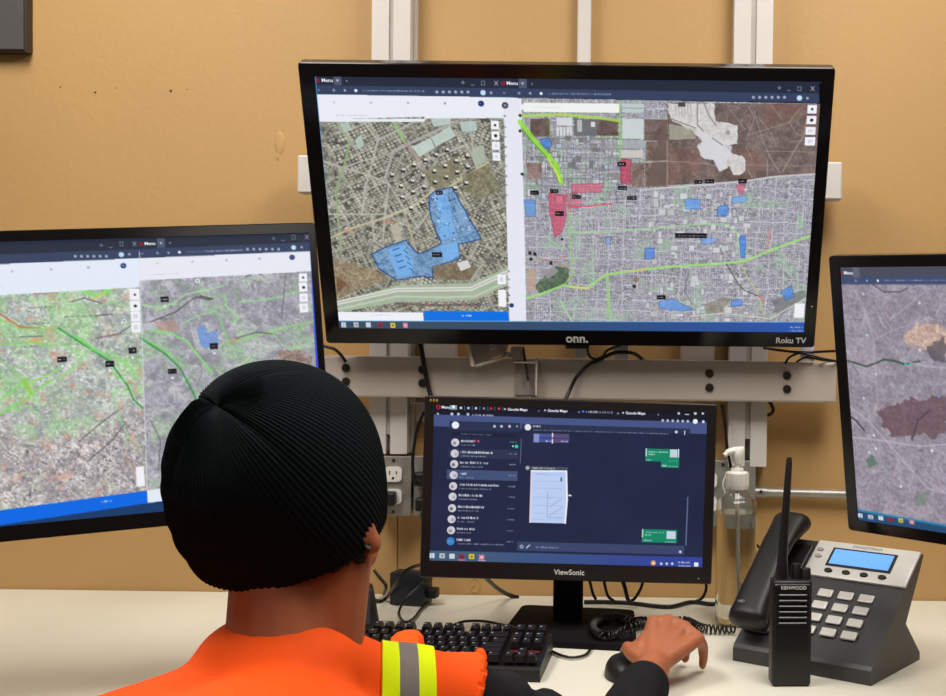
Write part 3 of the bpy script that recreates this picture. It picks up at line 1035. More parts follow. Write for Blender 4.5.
# warehouses in the upper left of that map
for k in range(150):
    x, y = cv.rng.uniform(526, 644), cv.rng.uniform(116, 200)
    if x > 620 and 150 < y:
        continue
    w, h_ = cv.rng.choice([3, 4, 6, 8]), cv.rng.choice([3, 4, 6, 8])
    c = [(212, 214, 218), (196, 206, 208), (176, 176, 178), (146, 142, 140), (188, 202, 222), (120, 118, 118)][cv.rng.integers(6)]
    cv.rect(x, y, x + w, y + h_, (96, 98, 102), 0.55)
    cv.rect(x + .7, y + .7, x + w - .7, y + h_ - .5, c, 0.9)
for k in range(130):
    x, y = cv.rng.uniform(645, 745), cv.rng.uniform(186, 318)
    if 262 < y < 272:
        continue
    w, h_ = cv.rng.choice([4, 6, 8]), cv.rng.choice([4, 6, 7])
    cv.rect(x, y, x + w, y + h_, (140, 140, 148), 0.5)
    cv.rect(x + .6, y + .6, x + w - .8, y + h_ - .6, [(218, 218, 222), (206, 212, 214), (196, 194, 194)][cv.rng.integers(3)], 0.85)
for k in range(26):
    x = 527 + k * 4.5
    cv.line([(x, 122 + (k * 7) % 40), (x + cv.rng.uniform(-1, 1), 198)], (120, 120, 126), 0.9, 0.4)
for y in (138, 148, 157, 168, 178, 186):
    cv.line([(528, y), (640, y + 1.5)], (116, 118, 122), 1.2, 0.55)
BRN = terrain(cv, 61, (92, 76, 72), (122, 106, 102), (82, 68, 64), 30, 0.6, None, 0, 0.35, 0.22)
DES = terrain(cv, 63, (98, 84, 80), (130, 114, 110), (86, 72, 68), 40, 0.9, None, 0, 0.4, 0.22)
rd = np.clip((cv.noise(90, 64, 2) - 0.52) * 5, 0, 1)[..., None] * 0.35
DES = DES * (1 - rd) + np.array((140, 96, 84), np.float32) * rd
for q, tt in (((530, 119, 550, 137), 1.0), ((597, 119, 618, 136), 0.98), ((644.5, 119.5, 667, 141), 1.0), ((646, 141.5, 667, 161), 1.12), ((645, 163, 667, 187), 1.12), ((632, 163, 644, 187), 1.2), ((527, 163, 542, 179), 1.32)):
    cv.fill(cv.rect(*q, (100, 84, 78)), BRN * tt, 0.92)
cv.rect(622, 119, 643.5, 139, (202, 212, 210), 0.95)
cv.rect(622, 104, 643.5, 113, (196, 206, 206), 0.9)
cv.line([(622, 108), (643, 108.5)], (120, 150, 140), 0.8)
cv.rect(622, 140, 643.5, 149, (168, 172, 178), 0.8)
cv.rect(621, 150, 643, 158, (206, 200, 194), 0.9)
cv.rect(556.5, 118, 572.5, 126, (216, 216, 220), 0.95)
for k in range(5):
    cv.rect(556.5 + k * 3.3, 127, 559 + k * 3.3, 136, (214, 216, 222), 0.95)
cv.rect(574, 119, 597, 136, (104, 106, 108), 0.9)
cv.rect(577, 120, 582, 132, (190, 192, 190), 0.9)
cv.rect(591, 122, 595, 127, (226, 226, 230), 0.9)
cv.fill(cv.poly([(667, 103), (820, 104), (816, 173), (772, 176), (744, 180.5), (660, 186), (667, 186), (668, 142)], (110, 92, 86)), DES)
cv.fill(cv.poly([(645, 186), (668, 185), (668, 142), (667, 120), (664, 120)], (110, 92, 86)), BRN, 0.3)
TRK = (176, 160, 150)
for pts, w in (([(754, 112), (763, 142), (770, 158), (780, 173)], 1.0), ([(748, 106), (754, 118), (746, 140)], 0.9), ([(782, 172), (793, 152), (803, 136), (806, 120)], 1.3), ([(763, 151), (814, 152)], 0.8), ([(747, 135), (765, 130), (789, 122), (800, 108)], 0.8),
               ([(730, 110), (738, 120), (745, 130)], 0.8), ([(690, 164), (702, 163), (716, 166)], 0.8), ([(692, 172), (698, 178)], 0.8), ([(660, 161), (690, 162)], 0.9), ([(745, 165), (752, 178)], 0.8), ([(767, 160), (767, 176)], 1.2), ([(740, 165), (812, 166)], 0.6),
               ([(758, 118), (770, 132), (776, 146)], 0.7), ([(770, 104), (782, 120)], 0.7), ([(789, 122), (796, 134), (803, 136)], 0.7), ([(790, 142), (806, 140)], 1.0), ([(745, 146), (752, 160)], 0.7), ([(667, 141), (667, 186)], 1.4), ([(642, 162), (667, 161)], 1.8)):
    cv.line(pts, TRK, w, 0.6)
IND = [(667, 103.7), (714, 103.7), (715, 121), (737.7, 125.5), (737, 144), (723, 145.6), (733, 154), (742, 156), (745.5, 161), (745.5, 170), (740, 175), (733, 175), (729, 166), (720, 172), (714, 160), (702, 158), (696.6, 146), (702, 142), (693, 132), (670.5, 119.4)]
n_ = cv.noise(8, 66, 3)
cv.fill(cv.poly(jag(IND, 0.8, 6), (205, 203, 200)), mixc((n_ - 0.5) * 2 + 0.6, (190, 186, 184), (216, 213, 210)))
cv.poly([(697, 131), (716, 137), (732, 147), (729, 157), (719, 172), (713, 160), (703, 157), (698, 147), (704, 143)], (212, 213, 220), 0.8)
cv.poly([(669, 124), (694, 129), (696, 139), (669, 140)], (176, 178, 160), 0.7)
for pts in ([(704, 104), (709, 116), (716, 126)], [(697, 104), (697, 125), (703, 131)], [(690, 130), (700, 144)], [(712, 138), (722, 145)], [(668, 118), (695, 128)]):
    cv.line(pts, (120, 116, 116), 1.2, 0.8)
for k in range(6):
    cv.line([(675 + k * 3, 105), (676 + k * 3, 116)], (158, 160, 158), 0.8, 0.8)
cv.rect(678, 102.5, 685, 107, (60, 58, 60), 0.9)
cv.disc(727.5, 132.5, 2.6, (150, 146, 142), 0.8)
cv.line([(640, 190), (680, 186.5), (712, 184), (744, 181), (775, 176.5), (815, 174)], (212, 206, 206), 1.6, 0.8)
# streets through the housing
for k in range(12):
    x = 572 + k * 6.3
    cv.line([(x, 206), (x + 1, 232)], (206, 206, 214), 1.0, 0.4)
for k in range(5):
    cv.line([(582 + k * 2.6, 240 + k), (583 + k * 2.6, 262 - k)], (140, 138, 150), 0.8, 0.6)
for y in (203, 219, 232):
    cv.line([(570, y), (660, y - 4)], (200, 196, 204), 1.2, 0.6)
for r_ in (4, 7, 10):
    cv.line([(586 - r_, 247 - r_), (586 + r_, 247 - r_), (586 + r_, 247 + r_), (586 - r_, 247 + r_), (586 - r_, 247 - r_)], (205, 203, 212), 0.8, 0.5)
for k in range(14):
    cv.line([(582 + k * 2.6, 306), (592 + k * 2.6, 321)], (204, 200, 210), 0.7, 0.5)
cv.fill(cv.poly([(534, 286), (556, 266), (569, 268), (568, 284), (540, 294)], (85, 100, 85)), terrain(cv, 71, (72, 92, 74), (110, 126, 104), (60, 76, 66), 8), 0.85)
cv.poly([(542, 272), (554, 266), (559, 271), (548, 279)], (150, 148, 152), 0.9)
cv.poly([(527, 270), (537, 268), (536, 291), (527, 292)], (190, 158, 140), 0.7)
cv.line([(536, 258), (556, 262), (568, 268)], (168, 128, 112), 2, 0.6)
for x, y in ((530, 253), (535, 254), (531, 259), (551, 263)):
    cv.rect(x - 1.6, y - 1.8, x + 1.6, y + 1.8, (26, 26, 28), 0.9)
cv.disc(634, 286, 2.2, (40, 34, 30), 0.9)
cv.disc(636, 279, 3.0, (140, 120, 96), 0.9)
cv.poly([(770, 300), (804, 290), (806, 296), (780, 316)], (110, 108, 112), 0.6)
cv.poly([(731, 298), (722, 312), (706, 314), (704, 304), (722, 297)], (128, 118, 104), 0.6)
# coloured districts
for pts, c, al in (([(620, 159), (631, 159.5), (631, 184), (621, 184)], (196, 52, 84), 0.78), ([(571, 184.6), (603, 183), (601, 192), (572, 193)], (226, 96, 122), 0.72), ([(549, 193), (566, 195), (566, 215), (562, 232), (555, 237), (549, 212)], (212, 66, 96), 0.72),
                   ([(571, 194), (581, 196), (580, 206), (570, 206)], (226, 96, 120), 0.6), ([(736, 185), (745, 184.5), (742, 194), (739, 194)], (222, 90, 120), 0.7),
                   ([(540, 139.5), (549, 138), (552, 146), (545, 149)], (64, 126, 226), 0.85), ([(524, 200), (535, 200), (536, 216), (526, 216)], (84, 148, 234), 0.75), ([(644.5, 248), (654, 248), (654, 258), (645, 259)], (66, 130, 236), 0.75), ([(685, 199), (700, 199), (700, 209), (685, 209)], (92, 160, 246), 0.8),
                   ([(717, 206.5), (728, 205), (728, 215), (717, 216)], (74, 140, 240), 0.8), ([(739.5, 236), (745.5, 236), (745, 257), (740, 257)], (62, 128, 238), 0.85), ([(701, 238), (714, 237), (714, 243), (701, 244)], (92, 158, 244), 0.65), ([(780, 292), (791, 285), (794, 296), (786, 300)], (70, 134, 232), 0.8),
                   ([(657, 302), (672, 298), (693, 309), (680, 311), (660, 308)], (84, 146, 234), 0.75), ([(731.5, 300), (742, 299), (742, 305), (731, 306)], (86, 140, 230), 0.8), ([(605, 238), (610, 236), (611, 244), (606, 245)], (110, 160, 230), 0.6), ([(731, 198), (746, 195), (746, 201), (732, 204)], (110, 176, 244), 0.7)):
    pts = jag(pts, 0.5, 12, 3)
    cv.poly(pts, c, al * 0.85)
    cv.line(pts + pts[:1], tuple(v * 0.62 for v in c), 0.7, 0.6)
cv.line([(571, 207), (590, 206), (611, 203.5)], (222, 70, 92), 1.4, 0.9)
cv.line([(565, 190), (569, 205), (571, 212)], (226, 84, 100), 1.5, 0.8)
cv.line([(769, 228), (767, 250)], (224, 120, 110), 2, 0.45)
cv.line([(560, 258), (566, 256)], (230, 110, 100), 1.2, 0.6)
# traffic lines
YG = (160, 224, 70)
for pts, w, c in (([(521, 116), (540, 115.5), (560, 114.5), (600, 118), (619, 121)], 3.0, (176, 214, 92)), ([(520, 122), (535, 142), (548, 156), (556, 165), (561, 182)], 5.2, (146, 222, 66)), ([(521, 128), (535, 145), (552, 163), (557, 178)], 1.2, (92, 150, 40)), ([(548, 158), (556, 172), (560, 181)], 1.8, (220, 230, 90)), ([(619.5, 102), (620, 128), (620, 160)], 1.4, (140, 206, 96)),
                  ([(597, 137), (619, 137.5)], 0.9, (150, 196, 110)), ([(550, 120), (550, 138)], 1.0, (140, 186, 110)), ([(527, 298), (545, 292), (563.5, 285), (586, 288), (606.5, 274), (644.5, 269), (669, 266.5), (712, 264), (744, 261), (768, 251), (809, 236)], 2.6, (160, 222, 120)), ([(570, 287), (588, 288)], 2.0, (226, 206, 110)), ([(630, 271), (645, 269)], 1.8, (220, 190, 110)),
                  ([(569.5, 212), (570, 240), (572, 274), (563.5, 286)], 1.6, (152, 200, 120)), ([(571, 232), (610, 232), (655, 228), (700, 224), (725, 224), (737, 233), (740, 262)], 1.3, (160, 212, 150)), ([(607, 276), (608, 300), (611, 320)], 3.0, (150, 204, 130)), ([(740, 262), (746, 275), (758, 294), (764, 316)], 1.4, (186, 190, 130)), ([(560, 300), (571, 320)], 2.2, (170, 208, 160)),
                  ([(545, 235), (563, 250)], 1.6, (150, 206, 150)), ([(798, 216), (803, 228)], 1.6, (120, 206, 130)), ([(690, 316), (720, 313), (760, 317), (770, 319)], 1.5, (200, 206, 180)), ([(770, 318), (806, 298)], 1.8, (200, 200, 196)), ([(726, 264), (738, 284), (744, 290), (759, 296)], 1.2, (84, 78, 90)), ([(689, 270), (684, 290), (692, 304)], 1.0, (110, 108, 116)), ([(758, 296), (764, 300)], 1.6, (222, 120, 100))):
    cv.line(pts, c, w, 0.85)
cv.disc(562, 239, 1.6, (30, 60, 34))
for q in ((530, 190.5, 539, 195), (550, 189, 558.5, 193), (572, 195, 580.5, 199), (617.5, 162, 626, 166.3), (618, 186, 627, 190.3), (627, 196, 636.5, 200), (694, 180, 702, 184), (705, 179.3, 714, 183.6), (738, 179, 746.5, 183.6), (555, 211, 564, 216), (675, 233, 706.5, 238.2), (657, 295, 665.5, 299.5)):
    tag_box(cv, *q)
cv.rect(523.5, 103, 619, 113, (238, 242, 240))
cv.scrawl(533, 107.5, 562, (196, 200, 206), 2.0, 0.6)
cv.disc(522.5, 107, 2.6, (240, 240, 246))
for x, y in ((520, 115.5), (520, 131), (522, 174)):
    cv.disc(x, y, 1.6, (30, 40, 26))
tools(cv, [(807.5, 105, 816, 113.6), (806.8, 116, 815.6, 124.4), (805.6, 127, 815, 135), (805, 137.3, 814.6, 145.6)])
cv.rect(794.5, 303, 803.5, 317.5, (238, 240, 246))
browser_bar(cv, 499, 819, lambda x: 77 + (x - 503) * 0.0175, lambda x: 97.5 + (x - 503) * 0.0175)
cv.poly([(312, 70), (822, 78), (822, 83.6), (503, 78.4), (312, 75.2)], DKB)
# task bar, brighter blue towards the right
cv.poly([(326, 320.5), (812, 321.5), (812, 340), (326, 340)], (52, 72, 100))
tb = mixc((cv.xx / cv.W - 0.30) * 1.5, (56, 76, 98), (42, 84, 168))
cv.fill(cv.poly([(326, 320.5), (812, 321.5), (812, 340), (326, 340)], (52, 72, 100)), tb)
cv.line([(326, 320.4), (812, 321.8)], (130, 190, 236), 1.0, 0.75)
taskbar_icons(cv, ((344, 324.5), (356.5, 324.5), (368.5, 324.5), (380.5, 325), (393, 325), (405.5, 325)))
cv.scrawl(790, 327, 803, (200, 214, 240), 1.8)
cv.scrawl(789, 330.5, 804, (200, 214, 240), 1.6, 0.7)
cv.line([(313, 74), (337, 331)], (74, 170, 240), 5.0, 0.9)
cv.line([(823.5, 82), (807.5, 331)], (40, 70, 205), 4.6, 0.9)
scr = put('screen', screen_mesh('screen', tvG, 0.003, cv.result()), SCREEN_MAT, tv)
for q in getattr(cv, 'words', []):
    screen_text(scr, cv, tvG, *q)
text_mesh('logo', 'onn.', 0.0235, 'white_print', tv, (0.012, -0.0004, -0.2475), bold=0.0007)
text_mesh('platform_name', 'Roku TV', 0.0155, 'white_print', tv, (0.408, -0.0004, -0.2475), bold=0.0003)
part('receiver_bump', MB().box((0.012, 0.010, -0.2655), (0.045, 0.016, 0.010), 0.003, 2), 'bezel2', tv)
part('status_light', MB().ball((0.4425, -0.0003, -0.178), 0.0014, seg=8, rings=5), 'white_print', tv)

# ------------------------------------------------------------------ television on the left
tl, tlM, tlG = television('television', 'black television tilted on the left edge showing two pale green maps', (-0.8103, 1.81, 1.1962), (18.7, -8.3, -3.58), 0.728, 0.430, 0.012, 0.010, 0.0155, 0.021)
cv = Canvas(tlM, tlG, 560)
TG = terrain(cv, 81, (152, 160, 158), (200, 206, 196), (92, 98, 104), 22, 0.7, (160, 214, 142), 0.08, 0.6, 0.22)
TH = terrain(cv, 91, (150, 144, 148), (206, 198, 196), (66, 60, 72), 18, 0.8, (180, 206, 160), -0.10, 0.8)
k_ = np.clip((cv.yy / cv.H - 0.56) * 5 + (cv.noise(60, 82, 3) - 0.5) * 2, 0, 1)[..., None]
TGs = TG * (1 - k_) + TH * k_
sp = np.clip((cv.noise(5, 84, 2) - 0.70) * 12, 0, 1)[..., None] * 0.8
TGs = TGs * (1 - sp) + np.array((232, 232, 232), np.float32) * sp
sp = np.clip((cv.noise(22, 85, 3) - 0.64) * 10, 0, 1)[..., None] * 0.45
TGs = TGs * (1 - sp) + np.array((206, 150, 130), np.float32) * sp
TR = terrain(cv, 101, (140, 140, 150), (184, 182, 190), (96, 96, 104), 22, 0.6, (160, 200, 150), -0.02, 0.6, 0.16)
cv.a[:] = TGs
rgt = [(138.5, 250), (330, 240), (335, 505), (148, 505)]
cv.fill(cv.poly(rgt, (150, 150, 150)), TR)
GR, GD = (112, 214, 96), (44, 146, 66)
for pts, w, c in (([(-40, 300), (0, 314), (20, 327), (40, 328)], 1.6, (196, 92, 60)), ([(0, 320), (20, 329), (58, 328)], 1.6, (150, 200, 110)), ([(58, 328), (80.5, 342.5), (108.6, 360.6), (127, 385), (133, 399), (142.5, 408)], 2.0, GD), ([(75, 336), (95, 350), (112, 358)], 3.0, GR), ([(80, 290), (96, 296), (110, 290)], 4, (130, 224, 96)), ([(90, 300), (104, 294)], 2, (226, 196, 90)),
                  ([(108, 350), (125, 362), (138, 376)], 2.4, (140, 216, 120)), ([(0, 400), (20, 384), (42, 378), (62, 366)], 2.2, (140, 210, 110)), ([(-30, 430), (20, 402), (50, 380)], 2.4, (130, 210, 100)), ([(24, 380), (30, 392)], 4.5, (150, 200, 70)), ([(60, 380), (78, 360), (92, 348)], 1.6, (150, 214, 130)), ([(36, 390), (60, 376), (84, 362)], 1.5, (150, 210, 120)), ([(110, 372), (130, 384)], 1.8, (120, 206, 100)),
                  ([(0, 345), (30, 342), (58, 346)], 2.0, (140, 200, 110)), ([(0, 360), (16, 372), (26, 392)], 1.8, (140, 206, 120)), ([(30, 340), (42, 340)], 2.4, (226, 170, 90)), ([(66, 305), (90, 308), (120, 300)], 1.4, (150, 206, 140)), ([(112, 392), (120, 420), (130, 440)], 1.8, (150, 212, 140)), ([(10, 410), (30, 405), (40, 420)], 2, (150, 206, 130)),
                  ([(95, 316), (112, 314)], 1.6, (90, 84, 90)), ([(96, 338), (118, 334), (130, 326)], 1.6, (100, 98, 110)), ([(70, 302), (84, 298), (100, 303)], 1.4, (90, 90, 92)), ([(20, 337), (42, 336)], 1.4, (96, 106, 104)), ([(80, 440), (104, 420), (118, 410)], 1.4, (96, 90, 100)), ([(88, 460), (112, 440), (124, 424)], 1.4, (84, 76, 86)),
                  ([(140, 338), (166, 354.6), (180, 368.7), (192, 391), (198, 404)], 2.0, GD), ([(146, 340), (168, 353), (184, 367)], 1.4, GR), ([(150, 330), (170, 333), (186, 341), (198, 356), (212, 373)], 2.6, (140, 216, 122)), ([(142, 305), (164, 308), (174, 302), (186, 294), (206, 290), (222, 286)], 2.0, (166, 212, 158)), ([(150, 322), (160, 318), (175, 312), (188, 302), (196, 297), (210, 300)], 1.3, (66, 60, 62)), ([(212, 308), (219, 318), (227, 341)], 1.8, (130, 208, 120)),
                  ([(226, 343), (246, 338), (271, 332), (290, 326), (312, 322)], 2.0, (140, 206, 120)), ([(230, 342), (238, 338)], 2.2, (206, 130, 90)), ([(238.6, 302), (262, 300), (279, 297), (302, 290)], 1.8, (150, 212, 150)), ([(180, 325), (196, 316), (216, 311)], 1.6, (160, 206, 150)), ([(224, 295), (226, 306), (238, 318), (231, 324)], 1.8, (150, 216, 140)), ([(226, 344), (240, 352), (255, 348)], 1.6, (150, 206, 150)),
                  ([(238, 366), (250, 356), (262, 350)], 1.8, (200, 206, 190)), ([(236, 338), (256, 332), (274, 334)], 1.5, (96, 92, 98)), ([(285, 274), (283, 300), (281, 318)], 1.0, (90, 90, 98)), ([(245, 277), (254, 273), (262, 275)], 1.2, (70, 68, 74)), ([(200, 296), (212, 299)], 1.8, (60, 58, 60)), ([(270, 330), (282, 345), (300, 350)], 1.4, (160, 206, 150)), ([(150, 420), (160, 440), (158, 470)], 1.2, (100, 100, 106))):
    cv.line(pts, c, w, 0.8)
cv.poly([(153, 322), (176, 321), (178, 331), (160, 331)], (184, 140, 122), 0.55)
cv.fill(cv.poly(jag([(276, 352), (300, 350), (312, 356), (312, 372), (280, 368)], 2.5, 8), (120, 100, 94)), terrain(cv, 105, (128, 108, 100), (186, 168, 160), (58, 46, 44), 8), 0.85)
cv.fill(cv.poly([(190, 330), (206, 322), (224, 340), (214, 352), (196, 350)], (190, 190, 196)), urban(cv, 0.5, 4, 3, 107, (130, 130, 136), (180, 180, 186), (224, 224, 226), (200, 200, 206)), 0.7)
cv.poly([(196, 327), (205, 325), (207, 333), (216, 330), (219, 345), (205, 349), (200, 345)], (84, 138, 222), 0.6)
cv.fill(cv.poly([(242, 344), (262, 338), (280, 346), (262, 358), (244, 356)], (190, 196, 192)), urban(cv, 0.1, 6, 4, 109, (140, 146, 146), (180, 186, 184), (222, 226, 224), (190, 206, 190)), 0.6)
cv.disc(98, 313, 2.2, (228, 224, 220), 0.8)
for x, y, r_ in ((197, 281, 2.6), (201, 284, 2.0), (124, 321, 2.2)):
    cv.disc(x, y, r_, (220, 236, 240))
    cv.disc(x, y, 0.9, (20, 60, 60))
for x, y in ((130, 382), (110, 374), (104, 300), (52, 353), (88, 392), (72, 386)):
    cv.disc(x, y, 2.2, (222, 120, 96), 0.55)
for x0, x1, y in ((30, 58, 294), (28, 56, 308), (64, 92, 317), (158, 178, 319), (24, 50, 324), (22, 38, 347)):
    cv.scrawl(x0, y, x1, (70, 74, 74), 2.0, 0.6)
for q in ((57, 357, 67, 362), (105, 361, 114.5, 366.6), (128, 348, 136.4, 353.4), (160, 297, 169, 302), (209.5, 343.5, 218, 349), (167.6, 369, 176.5, 373.7)):
    tag_box(cv, *q)
    cv.disc((q[0] + q[2]) / 2, q[3] + 4, 1.3, (235, 240, 240))
yT = lerp2(0, 243, 308, 231.5)
yA = lerp2(0, 264.5, 308, 251.5)
cv.poly([(-230, yA(-230)), (139, yA(139)), (139, 287.5), (0, 295.5), (-230, 309)], (226, 234, 247))
cv.poly([(139, yA(139)), (312, yA(312)), (312, 271.5), (139, 281)], (230, 232, 242))
hdr_icons(cv, (-35, 12, 51, 88, 123), lambda x: 272 - (x - 0) * 0.05)
hdr_icons(cv, (157, 192, 226, 259, 291.5), lambda x: 263.5 - (x - 157) * 0.045)
cv.scrawl(-12, 287, 4, (180, 184, 196), 1.8, 0.5)
cv.scrawl(147, 275, 178, (186, 186, 198), 1.8, 0.5)
browser_bar(cv, -228, 141, yT, yA)
browser_bar(cv, 137, 313, yT, yA)
cv.poly([(-240, yT(-240) - 14), (316, yT(316) - 14), (316, yT(316) + 1), (-240, yT(-240) + 1)], DKB)
cv.line([(139, 252), (147, 500)], (216, 222, 230), 1.0, 0.7)
tools(cv, [(129.3, 289.6, 139.6, 300), (129.8, 301, 140.2, 311), (130.4, 311.9, 140.3, 321.5), (130.9, 322.8, 140.5, 332.4)])
tools(cv, [(298, 273.7, 307, 281.7), (298.6, 283, 307.5, 292), (298.9, 293.7, 307.6, 302), (299.2, 304, 308, 312.2)])
cv.rect(135.6, 466.5, 145, 485.5, (240, 240, 246))
bt = lerp2(73.5, 500, 146.7, 490.2)
bb_ = lerp2(92, 511, 146.7, 502.8)
cv.poly([(-230, bt(-230)), (147, bt(147)), (147.6, bb_(147.6)), (-230, bb_(-230))], (6, 104, 226))
cv.poly([(147, bt(147)), (335, bt(335)), (335, bb_(335)), (147.6, bb_(147.6))], (226, 234, 247))
cv.scrawl(100, bt(105) + 5.5, 112, (205, 225, 252), 2.2)
cv.poly([(-240, bb_(-240)), (340, bb_(340)), (340, bb_(340) + 30), (-240, bb_(-240) + 30)], (24, 58, 104))
cv.line([(310, 230), (324, 500)], (44, 66, 210), 4.0, 0.9)
scr = put('screen', screen_mesh('screen', tlG, 0.003, cv.result()), SCREEN_MAT, tl)
for q in getattr(cv, 'words', []):
    screen_text(scr, cv, tlG, *q)

# ------------------------------------------------------------------ television on the right
tr, trM, trG = television('television', 'black television turned inwards on the right edge showing one grey satellite map', (0.5687, 1.7444, 1.1761), (-43.75, 9.28, 0.41), 0.728, 0.430, 0.019, 0.012, 0.0175, 0.018)
cv = Canvas(trM, trG, 480)
cv.k = cv.W / 560.0
T1 = terrain(cv, 121, (136, 128, 140), (172, 162, 174), (92, 86, 100), 26, 0.7, None, 0, 0.6, 0.2)
T2 = urban(cv, 0.35, 5.0, 4.2, 125, (116, 108, 122), (150, 142, 156), (200, 194, 206), (170, 164, 176), (8, 6))
cv.a[:] = T1 * 0.7 + T2 * 0.3
cv.fill(cv.poly(jag([(877, 412), (905, 400), (946, 396), (946, 436), (890, 436)], 3.2, 3), (115, 90, 100)), terrain(cv, 131, (96, 80, 88), (132, 112, 120), (70, 58, 66), 9), 0.36)
cv.fill(cv.poly(jag([(905, 336), (918, 322), (933, 324), (946, 330), (946, 356), (925, 350), (908, 345)], 2.6, 4), (190, 165, 150)), terrain(cv, 133, (170, 146, 134), (214, 190, 176), (104, 90, 90), 9), 0.6)
cv.poly(jag([(927, 346), (946, 336), (946, 362), (930, 358)], 2, 5), (84, 78, 88), 0.7)
cv.line([(845, 360), (856, 363), (866.6, 366.4), (876, 363), (884, 359.5), (895, 361), (904, 364), (920, 361)], (58, 80, 66), 2.6, 0.85)
cv.line([(849, 415), (857, 421), (864.5, 430)], (52, 62, 62), 2.4, 0.85)
cv.line([(872, 284), (884, 292), (900, 292), (908, 288)], (74, 66, 76), 1.6, 0.7)
for pts, w in (([(849, 406), (868, 420), (884, 438), (905, 462), (928, 488), (946, 492)], 1.5), ([(853, 288), (864, 308), (874, 340), (876, 380)], 1.2), ([(890, 320), (910, 304), (930, 288)], 1.2), ([(848, 436), (880, 440), (920, 446), (946, 444)], 2.2), ([(872, 340), (900, 328), (930, 318)], 1.0), ([(900, 360), (925, 366), (946, 368)], 1.6), ([(875, 300), (892, 330)], 0.9), ([(850, 400), (846, 340)], 0.9), ([(876, 380), (878, 404), (872, 414)], 1.0)):
    cv.line(pts, (188, 182, 190), w, 0.7)
cv.line([(912, 440), (918, 420), (930, 410)], (70, 58, 70), 2.0, 0.7)
cv.poly([(866, 460), (873, 454), (878, 464), (870, 468)], (82, 112, 92), 0.7)
cv.poly([(915, 495), (930, 490), (926, 505), (916, 506)], (106, 128, 110), 0.6)
for x, y, c in ((905.5, 364, (62, 196, 172)), (911, 364, (62, 196, 172)), (886, 311, (214, 120, 120)), (863.5, 294, (170, 210, 226)), (867, 335, (180, 214, 226)), (886, 470, (96, 190, 196)), (869.5, 452, (200, 226, 236)), (874, 435, (230, 230, 240)), (876, 448, (226, 226, 240)), (919.5, 303, (200, 220, 236)), (901, 486, (232, 232, 244)), (864, 398, (226, 226, 236)), (920, 350, (230, 230, 236)), (876, 374, (210, 200, 226)), (932, 450, (236, 236, 240)), (939, 396, (120, 150, 220))):
    cv.disc(x, y, 1.7, c, 0.9)
for x0, x1, y in ((848, 864, 336), (888, 900, 480), (917, 926, 450), (922, 930, 467), (850, 862, 320)):
    cv.scrawl(x0, y, x1, (84, 78, 92), 1.8, 0.6)
yTr, yAr = lerp2(838, 267, 946, 265), lerp2(838, 285, 946, 285)
browser_bar(cv, 836, 1500, yTr, yAr, (74, 77, 90), (66, 77, 112), menu=False, right=False)
cv.disc(841, 273, 1.6, (180, 28, 44))
cv.words = [(843.8, 273, 'Menu', 4.2)]
cv.rect(853, 268, 860, 278, (96, 102, 118))
tt0, tt1 = lerp2(853, 508.6, 946, 525), lerp2(853, 512, 946, 528)
cv.poly([(840, tt0(840)), (1500, tt0(1500)), (1500, tt0(1500) + 40), (840, tt0(840) + 40)], (36, 74, 112))
cv.line([(840, tt0(840)), (946, tt0(946)), (1200, tt0(1200))], (40, 132, 178), 2.6, 0.95)
taskbar_icons(cv, ((860.5, 515), (871, 516.6), (881, 517.6), (891, 519), (901, 520), (912, 521.6)))
scr = put('screen', screen_mesh('screen', trG, 0.003, cv.result()), SCREEN_MAT, tr)
for q in getattr(cv, 'words', []):
    screen_text(scr, cv, trG, *q)
for zz in (-0.01, -0.06, -0.11):
    part('side_button', MB().box((-0.3655, 0.012, zz), (0.004, 0.01, 0.02), 0.001), 'bezel2', tr)

# wall arms that carry the two side televisions
for tvo, Mw, nm in ((tl, tlM, 'behind the left television'), (tr, trM, 'behind the right television')):
    back = Mw @ Vector((0, 0.066, 0))
    wx, wz = back.x + (0.05 if back.x < 0 else -0.03), back.z
    a = thing('folding_bracket', 'black folding bracket ' + nm, 'bracket', (wx, YW, wz))
    part('wall_plate', MB().box((wx, YW - 0.008, wz), (0.10, 0.014, 0.22), 0.002), 'black', a, True)
    e = Vector((wx + (0.22 if back.x < 0 else 0.2), (YW + back.y) / 2 + 0.05, wz))
    part('arm', MB().tube([(wx, YW - 0.015, wz), e, back + (back - e).normalized() * 0.0], 0.016, 8), 'black', a, True, smooth=True)
    part('mount_plate', MB().box((0, 0, 0), (0.2, 0.008, 0.2), 0.002), 'black', a).matrix_basis = Matrix.Translation(a.location).inverted() @ Matrix.Translation(Mw @ Vector((0, 0.0625, 0))) @ Mw.to_3x3().to_4x4()

# ------------------------------------------------------------------ desk monitor
moM = frame_matrix((-0.1188, 2.2198, 0.9955), (2.02, -0.82, 1.10))
mo = thing('computer_monitor', 'smaller black monitor on a desk stand showing a dark chat page', 'monitor', matrix=moM)
mb, moG = bezel_mesh(0.50, 0.31, 0.016, 0.0165, 0.0145, 0.029, 0.018, 0.003, 0.003)
part('bezel', mb, 'bezel2', mo, smooth=True, angle=30)
part('back_shell', MB().box((0, 0.032, 0), (0.46, 0.03, 0.27), 0.012, 2), 'black', mo, smooth=True)
cv = Canvas(moM, moG, 640)
BGC, PAN, TXT = (31, 38, 66), (40, 49, 78), (214, 218, 236)
cv.a[:] = np.array(BGC, np.float32)
sh = cv.noise(160, 3, 2)[..., None]
cv.a[:] *= 0.94 + 0.14 * sh
cv.urect(0, 0, 1, .065, (23, 25, 40))
cv.urect(0, .065, 1, .14, (70, 83, 132))
cv.disc(438.5, 407, 2.2, (190, 24, 50)); cv.disc(438.5, 407, 1.1, (30, 26, 40))
cv.words = [(441.4, 407.2, 'Menu', 2.7)]
